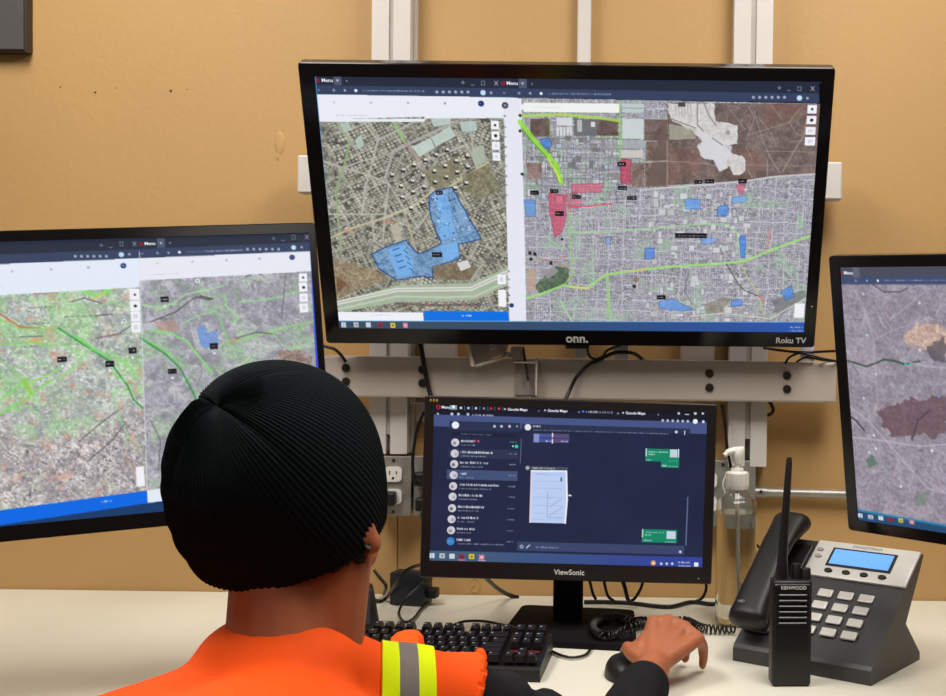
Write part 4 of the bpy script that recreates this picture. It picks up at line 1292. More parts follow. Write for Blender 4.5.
cv.rect(450, 403.5, 457, 410, (132, 156, 168)); cv.disc(453.5, 407, 1.5, (240, 246, 244))
for x, c in ((461, (236, 236, 244)), (468.5, (206, 212, 240)), (476, (220, 224, 240)), (484, (130, 140, 170)), (491, (210, 60, 70)), (499, (208, 76, 90))):
    cv.disc(x, 408 + (x - 461) * .02, 1.3, c, 0.85)
    cv.line([(x + 3.8, 405.6), (x + 3.8, 410.4)], (150, 156, 176), 0.6, 0.6)
for x in (504, 544, 622):
    y = 408 + (x - 461) * 0.031
    cv.text(x, y, '+', (230, 232, 240), 3.2)
    cv.words.append((x + 3.6, y, 'Google Maps', 2.6))
cv.disc(583, 411.6, 1.2, (70, 110, 240))
cv.scrawl(586, 411.8, 613, (212, 216, 236), 2.4)
for x in (538, 578, 617, 657):
    cv.scrawl(x, 408.6 + (x - 461) * .031, x + 2, (200, 204, 220), 1.6)
for x, r_ in ((678.5, 1.3), (695, 1.5), (702.5, 1.3)):
    cv.disc(x, 413.5, r_, (214, 218, 232), 0.9)
cv.line([(685, 414.5), (688.5, 414.6)], (214, 218, 232), 0.8)
for x, r_ in ((438, 1.0), (452, 1.5), (458.5, 1.4), (468, 1.4)):
    cv.disc(x, 413.8 + (x - 438) * .02, r_, (214, 220, 240), 0.85)
cv.scrawl(472.5, 415, 494, (214, 220, 240), 2.0)
for k in range(6):
    cv.disc(662.5 + k * 5, 420.6 + k * .15, 1.4, (196, 206, 232), 0.85)
cv.disc(695, 421.5, 2.4, (236, 246, 252)); cv.disc(703, 421.8, 1.4, (214, 220, 236))
# chat list
cv.rect(450, 421, 520, 432, PAN)
cv.rect(522, 424, 690, 434, PAN)
cv.disc(455.5, 425.2, 3.6, (234, 236, 244))
for x in (494.5, 501.5, 509.5, 517):
    cv.disc(x, 426.4, 1.4 if x < 516 else 0.8, (196, 202, 222), 0.9)
cv.rect(452, 432, 515, 437.5, (26, 32, 54))
cv.scrawl(461, 434, 492, (116, 126, 156), 1.6, 0.8)
rows = ((442.5, 14, 'red'), (453.5, 32, None), (464, 28, None), (475, 8, 'sel'), (486, 40, None), (496.5, 24, None), (508, 26, None), (519, 21, None), (530, 18, None), (541, 14, 'blue'))
for i, (y, w, f) in enumerate(rows):
    x = 455.3 - i * 0.52
    if f == 'sel':
        cv.rect(x - 6.5, y - 5.5, 518.5 - i * 0.35, y + 6, (64, 80, 118))
    elif i == 1:
        cv.rect(x - 6, y - 5.2, 518, y + 6, (44, 52, 78))
    cv.disc(x, y, 4.0, (54, 128, 200) if f == 'blue' else (206, 202, 212))
    if f != 'blue':
        cv.disc(x + (1.2 if i % 2 else -0.8), y + 0.6, 1.7, ((120, 112, 122), (168, 160, 172), (72, 66, 76), (150, 148, 160))[i % 4], 0.7)
    else:
        cv.scrawl(x - 2.4, y, x + 2.6, (200, 226, 246), 1.6)
    cv.scrawl(x + 6, y - 1.6, x + 6 + w, (240, 240, 250), 2.5, 1.0)
    cv.scrawl(x + 6, y + 2.4, x + 6 + max(w * .8, 14) if f != 'blue' else x + 54, (166, 172, 196), 1.5, 0.85)
    cv.scrawl(510 - i * .4, y + (0.4 if i else -0.4), 517 - i * .4, (150, 160, 190) if i else (36, 190, 150), 1.4, 0.9)
cv.disc(474.5, 441, 1.0, (222, 90, 120)); cv.disc(478.3, 441.2, 1.0, (222, 90, 120))
cv.disc(516.5, 446.5, 1.7, (44, 206, 170)); cv.disc(513, 446.2, 0.8, (220, 240, 240))
cv.line([(521.3, 439), (520.2, 463)], (96, 106, 136), 1.0, 0.8)
# conversation
cv.disc(527.8, 427.3, 3.2, (224, 226, 236))
cv.scrawl(533, 426.2, 541, (236, 238, 246), 2.2)
cv.scrawl(533, 430, 669, (150, 158, 186), 1.3, 0.8)
cv.disc(676, 432, 1.4, (206, 212, 228)); cv.line([(684.5, 431), (684.4, 434.6)], (206, 212, 228), 0.9)
cv.rect(533.5, 433.5, 569, 443, (72, 84, 150))
cv.rect(552, 433.8, 568.5, 442.5, (104, 70, 92), 0.6)
cv.rect(534, 434, 539, 442.5, (170, 180, 230), 0.6)
cv.line([(552.5, 433.5), (552.3, 443)], (240, 220, 226), 1.2)
cv.line([(540, 438), (568, 438.5)], (52, 60, 130), 2.0, 0.7)
cv.scrawl(561, 441.3, 568, (236, 236, 246), 1.5); cv.scrawl(546, 441.3, 551, (236, 236, 246), 1.5)
cv.disc(527.5, 467.8, 2.0, (166, 168, 184))
cv.rect(530.5, 466.3, 568, 470, (70, 78, 90))
cv.scrawl(532, 468, 555, (222, 226, 214), 1.7)
cv.poly([(531, 470), (566.5, 470.5), (567, 500), (565.5, 523.3), (529.5, 522.3)], (186, 204, 240))
cv.line([(531.5, 471), (530, 522)], (226, 206, 220), 1.6, 0.9)
cv.line([(566.3, 471), (567, 500), (565, 523)], (238, 240, 250), 1.6)
cv.line([(531.5, 470.8), (566, 471.2)], (232, 234, 248), 1.4)
for y in (474, 481, 488, 497, 505, 513, 519):
    cv.line([(534, y), (562, y + .5)], (164, 182, 224), 0.6, 0.8)
cv.line([(547.5, 492), (547, 517), (563, 517.5)], (140, 156, 200), 0.7, 0.8)
cv.scrawl(536, 474, 549, (150, 164, 204), 1.3, 0.7)
cv.rect(560.5, 477.5, 562, 481.5, (60, 74, 130))
for k in range(14):
    cv.disc(550 + (k * 37 % 13), 498 + k * 1.3, 0.8, (146, 160, 204), 0.7)
cv.disc(569.6, 495.2, 0.9, (236, 238, 244)); cv.line([(568.6, 495.4), (571.4, 495.6)], (236, 238, 244), 0.8)
GN = (18, 132, 100)
for (x0, y0, x1, y1) in ((645.5, 448.5, 679, 462), (661, 461, 678.8, 468), (642, 529, 676.5, 543)):
    cv.rect(x0, y0, x1, y1, GN)
cv.rect(645.5, 448.5, 646.6, 456.5, (190, 226, 216)); cv.rect(642, 529, 643, 537, (170, 216, 200))
cv.rect(670, 449.5, 677, 457.5, (196, 204, 220)); cv.rect(666.5, 531, 675.5, 539, (196, 210, 226))
cv.line([(678.3, 449.5), (678.1, 457)], (226, 230, 240), 1.0)
cv.scrawl(648, 451.8, 668, (206, 236, 226), 1.5); cv.scrawl(648, 454.3, 655, (240, 246, 244), 1.6)
cv.scrawl(646.5, 459.8, 651, (240, 246, 244), 1.7); cv.scrawl(668, 461, 677, (166, 216, 200), 1.3); cv.scrawl(662, 465.6, 667, (236, 244, 242), 1.8); cv.scrawl(668, 466.4, 677.5, (166, 216, 200), 1.3)
cv.scrawl(645, 532, 664, (170, 222, 190), 1.4); cv.scrawl(645, 534.6, 652, (240, 246, 244), 1.6); cv.scrawl(643, 540, 651.5, (240, 246, 244), 1.8); cv.scrawl(665, 541.6, 675.5, (166, 216, 200), 1.2)
cv.line([(687.5, 497), (685.6, 545)], (112, 124, 160), 1.2, 0.8)
cv.rect(517.5, 541.5, 684, 554.5, (56, 68, 104))
cv.disc(521.5, 546.3, 1.8, (170, 178, 200)); cv.disc(521.5, 546.3, 0.9, (56, 68, 104)); cv.line([(526.5, 547.6), (529.6, 544.8)], (190, 196, 214), 1.1)
cv.scrawl(534, 546.8, 559, (150, 162, 196), 1.8, 0.9); cv.disc(680, 551.6, 1.3, (206, 212, 230))
tb = mixc(cv.xx / cv.W * 1.3 - 0.15, (66, 92, 118), (50, 66, 150))
cv.fill(cv.poly([(0, cv.H * .935), (cv.W, cv.H * .935), (cv.W, cv.H), (0, cv.H)], (60, 80, 120), px=False), tb)
taskbar_icons(cv, ((432, 555.4), (442.3, 555.6), (452.3, 556), (461.8, 556.3), (471.8, 556.4), (481.7, 557)))
cv.line([(458.5, 559.6), (465, 559.8)], (214, 120, 150), 0.8); cv.line([(478.5, 560), (485.5, 560.4)], (222, 160, 190), 0.8)
cv.disc(653, 562.6, 2.5, (226, 150, 80)); cv.disc(653.4, 563, 1.2, (240, 220, 190))
for x in (661, 666.5, 672):
    cv.disc(x, 563.4, 1.3, (214, 222, 240), 0.9)
cv.scrawl(678, 562, 690, (220, 226, 244), 1.6); cv.scrawl(678, 565.4, 690.5, (220, 226, 244), 1.6); cv.rect(694, 562.2, 698, 566.4, (226, 230, 244))
scr = put('screen', screen_mesh('screen', moG, 0.003, cv.result()), SCREEN_MAT, mo)
for q in getattr(cv, 'words', []):
    screen_text(scr, cv, moG, *q)
text_mesh('brand_name', 'ViewSonic', 0.0125, 'white_print', mo, (0.005, -0.0003, -0.1405), bold=0.0002)
part('power_light', MB().ball((0.2275, -0.0002, -0.1455), 0.0011, seg=8, rings=5), 'white_print', mo)
em = MB()
for dx in (-0.0052, 0, 0.0052):
    em.ball((-0.2345 + dx, -0.0002, 0.1475), (0.0021, 0.0005, 0.0027), seg=8, rings=5)
part('emblem', em, 'gold', mo, label='small gold emblem of three birds')
# stand (upright, in world space)
nx, ny = atY(568, 600, 2.32).x, 2.325
part('stand_neck', MB().box((nx, ny, 0.876), (0.053, 0.035, 0.256), 0.008, 2).box((nx, ny - 0.03, 0.975), (0.09, 0.05, 0.07), 0.006, 2), 'standbase', mo, True, smooth=True)
mb = MB()
fl, fr_, bl_, br_ = atZ(497, 638, 0.752), atZ(637, 645, 0.752), atZ(523, 604, 0.752), atZ(634, 609, 0.752)
ptsb = [(fl.x, fl.y), (fr_.x, fr_.y), (br_.x, br_.y), (bl_.x, bl_.y)]


def rounded(pts, r, seg=5):
    out = []
    n = len(pts)
    for i in range(n):
        p, a, b = Vector(pts[i]), Vector(pts[i - 1]), Vector(pts[(i + 1) % n])
        p0, p1 = p + (a - p).normalized() * r, p + (b - p).normalized() * r
        for k in range(seg + 1):
            t = k / seg
            out.append(tuple((1 - t) ** 2 * p0 + 2 * t * (1 - t) * p + t * t * p1))
    return out


mb.prism(rounded(ptsb, 0.02), 'z', DESK + 0.0005, DESK + 0.011)
part('stand_base', mb, 'standbase', mo, True)
# ------------------------------------------------------------------ outlets, box and conduit on the wall
def outlet_box(label, x0, x1, z0, z1, faces):
    """steel box with a raised cover; faces: centres of duplex receptacle halves, each with state"""
    cx, cz = (x0 + x1) / 2, (z0 + z1) / 2
    t = thing('outlet_box', label, 'outlet', (cx, YW, cz), group='steel outlet boxes along the wall')
    part('box', MB().box((0, -0.022, 0), (x1 - x0 - 0.004, 0.044, z1 - z0 - 0.004), 0.004, 2), 'galv', t)
    part('cover_plate', MB().box((0, -0.0455, 0), (x1 - x0, 0.004, z1 - z0), 0.0015), 'galv', t)
    for sz in (0.5, -0.5):
        part('screw', MB().lathe([(0.0036, 0), (0.003, 0.002)], c=(0, -0.0475, sz * (z1 - z0 - 0.016)), seg=10, rot=RX), 'bolt', t)
    for (fx, fz) in faces:
        r = part('receptacle', MB().prism(rounded([(-0.0165, -0.0145), (0.0165, -0.0145), (0.0165, 0.0145), (-0.0165, 0.0145)], 0.009, 4), 'y', -0.0525, -0.047), 'white', t)
        r.location = (fx, 0, fz)
        sl = part('slots', MB().box((-0.0065, -0.0527, 0.003), (0.0022, 0.001, 0.008)).box((0.0065, -0.0527, 0.003), (0.0022, 0.001, 0.0065)).lathe([(0.0026, 0), (0.0026, 0.001)], c=(0, -0.0524, -0.0075), seg=10, rot=RX), 'hole', r)
    return t


YO = YW - 0.047
q0, q1 = atY(376, 456, YO), atY(411, 516, YO)
outlet_box('steel outlet box between the head and the monitor with one free white socket', q0.x, q1.x, q1.z, q0.z, [(0.0, 0.0235), (0.0, -0.020)])
q2, q3 = atY(414, 456, YO), atY(449, 516, YO)
outlet_box('steel outlet box half hidden behind the left edge of the monitor', q2.x, q3.x, q3.z, q2.z, [(0.0, 0.0235), (0.0, -0.020)])
q4, q5 = atY(690, 460, YO), atY(755, 527, YO)
outlet_box('steel outlet box behind the pump bottle where the conduit starts', q4.x, q5.x, q5.z, q4.z, [(-0.0277, 0.026), (-0.0277, -0.020)])

# plugs standing in the sockets
def plug(label, p, drop):
    t = thing('power_plug', label, 'plug', p, group='black power plugs')
    part('plug_body', MB().box((0, -0.014, 0), (0.030, 0.028, 0.026), 0.004, 2), 'black', t)
    part('cord', MB().tube(spline([(0, -0.026, -0.004)] + drop, 8), 0.0032, 8), 'blackrub', t, smooth=True)


c0 = atY(391.5, 497.5, YW - 0.0535)
plug('black plug in the lower socket of the box beside the head', (c0.x - 0.004, c0.y, c0.z), [(-0.02, -0.034, -0.012), (-0.034, -0.03, -0.06), (-0.04, -0.02, -0.13), (-0.05, -0.035, -0.185)])
c0 = atY(421, 478, YW - 0.0535)
plug('black plug in the upper socket of the box behind the monitor', (c0.x + 0.004, c0.y, c0.z), [(-0.012, -0.03, 0.006), (-0.016, -0.024, 0.04), (-0.010, -0.02, 0.09), (0.004, -0.02, 0.13)])
c0 = atY(423, 503, YW - 0.0535)
plug('black plug in the lower socket of the box behind the monitor', (c0.x + 0.004, c0.y, c0.z), [(0.0, -0.034, -0.02), (0.004, -0.03, -0.05), (0.012, -0.03, -0.12)])

t = thing('conduit_pipe', 'thin galvanised conduit pipe running right along the wall from the box', 'pipe', (0.4, YW - 0.02, 1.0))
ca, cb = atY(754, 492, YW - 0.018), atY(850, 494.5, YW - 0.018)
ce = ca + (cb - ca) * 6.0
part('pipe', MB().tube([ca, ce], 0.0088, 16), 'galv', t, True, smooth=True)
cc0, cc1 = atY(754.5, 492, YW - 0.018), atY(766.5, 492.3, YW - 0.018)
part('coupling', MB().tube([cc0, cc1], 0.0112, 16), 'galv', t, True, smooth=True)
part('coupling_screw', MB().ball(atY(761, 491.5, YW - 0.030), 0.0032, seg=8, rings=6), 'bolt', t, True)
for f in (0.35, 0.8):
    p = ca + (ce - ca) * f
    part('strap', MB().box((p.x, YW - 0.012, p.z), (0.02, 0.026, 0.03), 0.004), 'galv', t, True)

# ------------------------------------------------------------------ loose cables on the rack and wall
cable('power_cable', 'black cable dropping from the big television across the rail to the monitor', [atY(x, y, Y) for x, y, Y in ((417, 335, 2.455), (421, 348, 2.452), (424, 365, 2.456), (428, 385, 2.456), (432, 402, 2.45), (436, 425, 2.44))], 0.0046)
cable('power_cable', 'thick black cable arching up over the rail above the monitor', [atY(x, y, Y) for x, y, Y in ((564, 404, 2.44), (569, 392, 2.455), (577, 376, 2.46), (588, 365, 2.462), (598, 360.5, 2.460), (614, 353, 2.452), (632, 353, 2.452), (642, 359, 2.49), (650, 366, 2.53))], 0.0036)
cable('signal_cable', 'thin black cable loop hanging under the brand name of the big television', [atY(x, y, 2.466) for x, y in ((590, 338), (587.5, 347), (589.5, 356), (596, 359), (603, 356), (608, 350), (622, 345))], 0.0026)
cable('signal_cable', 'black cable at the left end of the lower rail', [atY(x, y, 2.46) for x, y in ((312, 342), (325, 346.5), (334, 349), (341, 355), (346, 362))], 0.003)
cable('signal_cable', 'upper black cable running right behind the end of the lower rail', [atY(x, y, Y) for x, y, Y in ((764, 348, 2.50), (778, 350, 2.466), (795, 352, 2.464), (815, 352, 2.464), (838, 351, 2.49), (870, 352, 2.53))], 0.0026)
cable('signal_cable', 'black cable loop over the right end of the lower rail', [atY(x, y, Y) for x, y, Y in ((785, 364, 2.466), (790, 357, 2.464), (802, 353, 2.462), (818, 357, 2.458), (834, 361, 2.462), (862, 366, 2.52))], 0.0024)
cable('signal_cable', 'lower black cable sagging behind the right end of the lower rail', [atY(x, y, Y) for x, y, Y in ((796, 362, 2.467), (806, 357.5, 2.464), (822, 360, 2.464), (840, 364, 2.50), (868, 371, 2.53))], 0.002)
cable('signal_cable', 'short black cable curl under the rail at the right post', [atY(x, y, 2.535) for x, y in ((764, 396), (771, 404), (773, 411), (768, 415), (762, 409))], 0.0035)
cable('signal_cable', 'grey-black cable hanging beside the right post behind the pump bottle', [atY(x, y, Y) for x, y, Y in ((722, 404, 2.50), (725, 425, 2.49), (727, 446, 2.50), (731, 468, 2.50))], 0.003)

# ------------------------------------------------------------------ cables and adapter on the desk
zc = DESK + 0.0045
t = thing('power_adapter', 'black box power adapter on the desk against the wall', 'adapter', (0, 0, 0))
f0, f1 = atZ(390, 604, DESK), atZ(424, 609, DESK)
ang = math.atan2(f1.y - f0.y, f1.x - f0.x) * 0.5
wid = (f1 - f0).length
cx, cy = (f0.x + f1.x) / 2 + 0.004, (f0.y + f1.y) / 2 + 0.022
t.matrix_basis = Matrix.Translation((cx, cy, DESK + 0.0005)) @ Matrix.Rotation(ang, 4, 'Z')
part('adapter_body', MB().box((0, 0, 0.031), (0.071, 0.042, 0.062), 0.0035, 2), 'adapter', t, smooth=True)
part('plug_end', MB().box((0.045, 0.0, 0.024), (0.02, 0.022, 0.020), 0.004, 2), 'black', t)
part('seam', MB().box((0, 0, 0.046), (0.0715, 0.0425, 0.0012)), 'black', t)
cable('adapter_cable', 'black cable curving from the monitor over the left of the adapter', [atY(424, 565, 2.36), atY(416, 566, 2.38), atY(406, 571, 2.39), atY(396, 584, 2.40), atZ(386, 598, zc + 0.002), atZ(378, 601, zc), atZ(368, 596, zc)], 0.0034)
cable('adapter_cable', 'thin black cable looping down in front of the adapter', [atY(424, 582, 2.405), atY(414, 591, 2.395), atY(404, 601, 2.385), atZ(399, 612, zc), atZ(401, 619, zc), atZ(407, 622, zc), atZ(415, 617, zc), atZ(421, 609, zc), atZ(428, 603, zc)], 0.0025)
cable('adapter_cable', 'black cable lying between the neck and the adapter', [atY(374, 570, 2.52), atY(380, 578, 2.515), atY(386, 586, 2.50), atZ(384, 594, zc)], 0.0034)
cable('monitor_cable', 'black cable coming out under the lower left of the monitor', [atY(474, 566, 2.36), atY(486, 578, 2.42), atY(497, 588, 2.48), atY(508, 594.5, 2.52), atY(518, 597.5, 2.535)], 0.0042)
for k, (lab, pts) in enumerate((('first', ((588, 574), (590.5, 584), (593, 594), (596, 599.5))), ('second', ((603, 575), (605, 586), (608, 596), (614, 601))), ('third', ((621, 576), (625, 588), (628, 599.5), (632, 602))), ('fourth', ((644, 577), (641, 588), (635, 598), (629, 602))), ('fifth', ((706, 580), (706, 590), (702, 598), (694, 602))))):
    cable('hanging_cable', 'black cable hanging below the monitor right of its neck, %s from the left' % lab, [atY(x, y, 2.44 + 0.01 * (k % 3)) for x, y in pts], 0.003 if k != 2 else 0.0042)
cable('trailing_cable', 'long black cable along the wall foot right of the monitor stand', [atZ(584, 602, zc), atZ(605, 602, zc), atZ(630, 603, zc), atZ(655, 606, zc), atZ(672, 606.5, zc), atZ(692, 602, zc), atZ(712, 604, zc), atZ(735, 603, zc)], 0.004)
cable('keyboard_cable', 'thin black keyboard cable arching behind the keys', [atZ(443, 634, zc + 0.006), atZ(452, 626, zc + 0.012), atZ(464, 621.5, zc + 0.012), atZ(480, 621, zc + 0.01), atZ(494, 623, zc + 0.006), atZ(508, 626, zc + 0.012), atZ(520, 629, zc + 0.016)], 0.0024)
cable('mouse_cable', 'thin black mouse cable on the desk right of the keyboard', [atZ(550, 650, zc), atZ(560, 655, zc), atZ(572, 657.5, zc), atZ(584, 655.5, zc), atZ(590, 650, zc), atZ(591, 646.5, zc)], 0.0024)
cable('short_cable', 'short black cable end sticking up between bottle and desk phone', [atY(754, 543, 2.40), atY(759, 547, 2.39), atY(766, 552, 2.36), atY(775, 562, 2.34)], 0.0026)

# ------------------------------------------------------------------ small dark speaker behind the neck
p = atZ(348, 634, DESK)
t = thing('desk_speaker', 'small black wedge-shaped desk speaker half hidden behind the neck', 'speaker', (p.x, p.y + 0.04, DESK), (0, 0, 0.2))
sp = MB()
sp.box((0, 0, 0.038), (0.092, 0.07, 0.075), 0.004, 2, taper=(0.72, 0.6))
part('speaker_body', sp, 'black', t, smooth=True)
part('grille', MB().box((0, -0.0292, 0.040), (0.058, 0.003, 0.05), 0.001, rot=Euler((-0.18, 0, 0)).to_matrix()), 'dkgrey', t)

# ------------------------------------------------------------------ keyboard
kb_br = atZ(553, 632, DESK + 0.036)          # back right, top of the case
kb_fr = atZ(537, 689, DESK)                  # front right foot
kb_bl = atZ(352, 627, DESK + 0.036)
ex = Vector((kb_br.x - kb_bl.x, kb_br.y - kb_bl.y, 0))
KW = ex.length
ex.normalize()
ey = Vector((-ex.y, ex.x, 0))
KD = (Vector((kb_br.x, kb_br.y, 0)) - Vector((kb_fr.x, kb_fr.y, 0))).length
KD = min(KD, 0.168)
org = Vector((kb_br.x, kb_br.y, DESK + 0.0005)) - ex * KW - ey * KD     # front-left corner
kbM = Matrix(((ex.x, ey.x, 0, org.x), (ex.y, ey.y, 0, org.y), (0, 0, 1, org.z), (0, 0, 0, 1)))
kb = thing('keyboard', 'black compact mechanical keyboard in front of the person', 'keyboard', matrix=kbM)
case = MB().prism([(0, 0), (0, 0.018), (0.006, 0.021), (KD - 0.004, 0.034), (KD, 0.030), (KD, 0.004), (KD - 0.01, 0)], 'x', 0, KW)
part('case', case, 'keydeck', kb)
tl_ = math.atan2(0.013, KD - 0.01)
u = (KW - 0.012) / 18.25
v = (KD - 0.020) / 6.35


def keycap(w, d, h):
    mb = MB()
    a, b = 0.5 * (w - 0.0018), 0.5 * (d - 0.0018)
    a2, b2 = a - 0.0026, b - 0.0022
    vs = [(-a, -b, 0), (a, -b, 0), (a, b, 0), (-a, b, 0), (-a2, -b2, h), (a2, -b2, h), (a2, b2 + 0.0006, h + 0.0006), (-a2, b2 + 0.0006, h + 0.0006), (0, 0, h - 0.0009)]
    fs = [(0, 1, 5, 4), (1, 2, 6, 5), (2, 3, 7, 6), (3, 0, 4, 7), (4, 5, 8), (5, 6, 8), (6, 7, 8), (7, 4, 8)]
    mb.add(vs, fs)
    me = mb.mesh('key')
    me.materials.append(MT['key'])
    return me


KEYM = {}
LEG = {}


def key(x, row, w=1.0, hgt=1):
    """x in key units from the left, row 0 (front) .. 5 (function row)"""
    if (w, hgt) not in KEYM:
        KEYM[(w, hgt)] = keycap(u * w, v * hgt, 0.0105)
        lm = MB().box((-u * w * 0.5 + 0.0062, v * 0.16, 0.0108), (0.0036, 0.0030, 0.0003)).mesh('legend')
        lm.materials.append(MT['legend'])
        LEG[(w, hgt)] = lm
    yy = 0.010 + v * (row + 0.5 * hgt) + (v * 0.35 if row == 5 else 0)
    o = bpy.data.objects.new('key', KEYM[(w, hgt)])
    COL.objects.link(o)
    o.parent = kb
    sc_ = 0.0035 * (abs(row - 2.0) / 3.0) ** 2
    o.matrix_basis = Matrix.Translation((0.006 + u * (x + w / 2), yy, 0.019 + 0.013 * yy / KD + 0.004 + sc_)) @ Matrix.Rotation(tl_ + (row - 2) * 0.035, 4, 'X')
    if w < 3:
        l = bpy.data.objects.new('legend', LEG[(w, hgt)])
        COL.objects.link(l)
        l.parent = o


def keyrow(row, widths, x0=0.0):
    x = x0
    for w in widths:
        if w < 0:
            x += -w
        else:
            key(x, row, w)
            x += w


keyrow(5, [1, -1, 1, 1, 1, 1, -.5, 1, 1, 1, 1, -.5, 1, 1, 1, 1, -.25, 1, 1, 1])
keyrow(4, [1] * 13 + [2, -.25, 1, 1, 1])
keyrow(3, [1.5] + [1] * 12 + [1.5, -.25, 1, 1, 1])
keyrow(2, [1.75] + [1] * 11 + [2.25])
keyrow(1, [2.25] + [1] * 10 + [2.75, -1.25, 1])
keyrow(0, [1.25, 1.25, 1.25, 6.25, 1.25, 1.25, 1.25, 1.25, -.25, 1, 1, 1])
pl = part('logo_strip', MB().box((0.006 + u * 16.75, 0.010 + v * 2.45, 0.0285), (u * 2.6, v * 0.5, 0.0006), rot=Matrix.Rotation(tl_, 3, 'X')), 'red', kb, label='dark red printed strip above the arrow keys')

# ------------------------------------------------------------------ mouse
MX, MY = -0.018, 2.000
ms = thing('computer_mouse', 'black computer mouse half covered by the right hand', 'mouse', (MX, MY, DESK + 0.0005), (0, 0, 0.12))
mb = MB()
nu, nv = 24, 10
vs, fs = [], []
for j in range(nv + 1):
    th = math.pi / 2 * j / nv
    for i in range(nu):
        ph = 2 * math.pi * i / nu
        x, y = 0.031 * math.cos(ph) * (1 - 0.10 * math.sin(ph)), 0.056 * math.sin(ph)
        k = math.cos(th) ** 0.55 if j < nv else 0.0
        zz = 0.032 * math.sin(th) * (1.0 - 0.24 * max(0, math.sin(ph)) * math.cos(th))
        vs.append((x * k, y * k - 0.003 * math.sin(th), zz))
for j in range(nv):
    for i in range(nu):
        fs.append((j * nu + i, j * nu + (i + 1) % nu, (j + 1) * nu + (i + 1) % nu, (j + 1) * nu + i))
fs.append(tuple(range(nu))[::-1])
mb.add(vs, fs)
part('shell', mb, 'black', ms, smooth=True, angle=60)
part('scroll_wheel', MB().lathe([(0.002, -0.003), (0.009, -0.003), (0.009, 0.003), (0.002, 0.003)], c=(0, 0.030, 0.026), seg=14, rot=Euler((0, math.pi / 2, 0)).to_matrix()), 'dkgrey', ms)
part('button_gap', MB().box((0, 0.037, 0.0265), (0.0012, 0.026, 0.004), rot=Euler((-0.5, 0, 0)).to_matrix()), 'keydeck', ms)

# ------------------------------------------------------------------ pump bottle
pb = atZ(735, 624, DESK)
t = thing('pump_bottle', 'tall clear gel bottle with a white pump standing by the monitor', 'bottle', (pb.x, pb.y, DESK + 0.0005), (0, 0, 0.15))
s_ = pb.y / FPX                              # metres per photo pixel at the bottle
zt = lambda py: max(atY(735, py, pb.y).z - DESK, 0.0)
zsh, zcap0, zcap1 = zt(499), zt(487), zt(472)
R0 = 19.5 * s_
outer = [(0.0, 0.001), (R0 * 0.86, 0.001), (R0 * 0.98, 0.006), (R0, 0.014), (R0, zsh - 0.012), (R0 * 0.95, zsh - 0.003), (R0 * 0.80, zsh + 0.001), (0.0215, zsh + 0.006), (0.0165, zcap0 + 0.002)]
inner = [(r - 0.0013, z + (0.0014 if i < 3 else 0.0)) for i, (r, z) in enumerate(outer[1:])][::-1]
part('bottle_wall', MB().lathe(outer + inner + [(0.0, 0.0026)], seg=40, power=3.2), 'pet', t, smooth=True, angle=50)
zl = zt(512)
rg = R0 - 0.0016
part('gel', MB().lathe([(0.0, 0.003), (rg * 0.85, 0.003), (rg * 0.97, 0.008), (rg, 0.015), (rg, zl), (0.0, zl)], seg=40, power=3.2), 'gel', t, smooth=True, angle=40)
part('dip_tube', MB().tube([(0.006, 0, 0.012), (0.002, 0, zl * 0.6), (0, 0, zcap0)], 0.0036, 10), 'tube', t, smooth=True)
part('collar', MB().lathe([(0.0, zcap0 - 0.004), (0.0195, zcap0 - 0.004), (0.0205, zcap0), (0.0205, zcap1 - 0.002), (0.0188, zcap1), (0.012, zcap1 + 0.001), (0.011, zcap1 + 0.007), (0.0, zcap1 + 0.007)], seg=32), 'white', t, smooth=True, angle=35)
rb = MB()
for k in range(28):
    a_ = 2 * math.pi * k / 28
    rb.box((0.0205 * math.cos(a_), 0.0205 * math.sin(a_), (zcap0 + zcap1) / 2), (0.0016, 0.0016, zcap1 - zcap0 - 0.006), rot=Matrix.Rotation(a_, 3, 'Z'))
part('collar_ribs', rb, 'white', t)
zh0, zh1 = zt(459), zt(447.5)
part('pump_stem', MB().lathe([(0.0055, zcap1 + 0.005), (0.0055, zh0 - 0.002), (0.0, zh0 - 0.002)], seg=16), 'white', t, smooth=True, angle=40)
part('pump_head', MB().lathe([(0.0, zh0 - 0.008), (0.0085, zh0 - 0.008), (0.0095, zh0 - 0.002), (0.0115, zh0 + 0.004), (0.012, zh1 - 0.004), (0.009, zh1), (0.0, zh1 + 0.001)], seg=24), 'white', t, smooth=True, angle=40)
part('nozzle', MB().tube(spline([(0.010, 0.0, zh1 - 0.004), (-0.010, -0.005, zh1 - 0.006), (-0.020, -0.008, zh1 - 0.009), (-0.0265, -0.010, zh1 - 0.014)], 5), [0.0062] * 6 + [0.0060] * 5 + [0.0045] * 5, 12), 'white', t, smooth=True)
part('lock_tab', MB().tube(spline([(-0.020, 0, zcap1 - 0.004), (-0.026, 0, zcap0 + 0.006), (-0.022, 0, zcap0 - 0.012)], 6), 0.0016, 6), 'white', t, smooth=True)

# ------------------------------------------------------------------ desk phone
pa_, pb_ = Vector((0.258, 2.165, 0.928)), None
yaw = -0.60
phM = Matrix.Translation((0.307, 2.22, DESK + 0.0005)) @ Matrix.Rotation(yaw, 4, 'Z')
ph = thing('desk_phone', 'desk telephone with silver face and lit blue display beside the radio', 'telephone', matrix=phM)
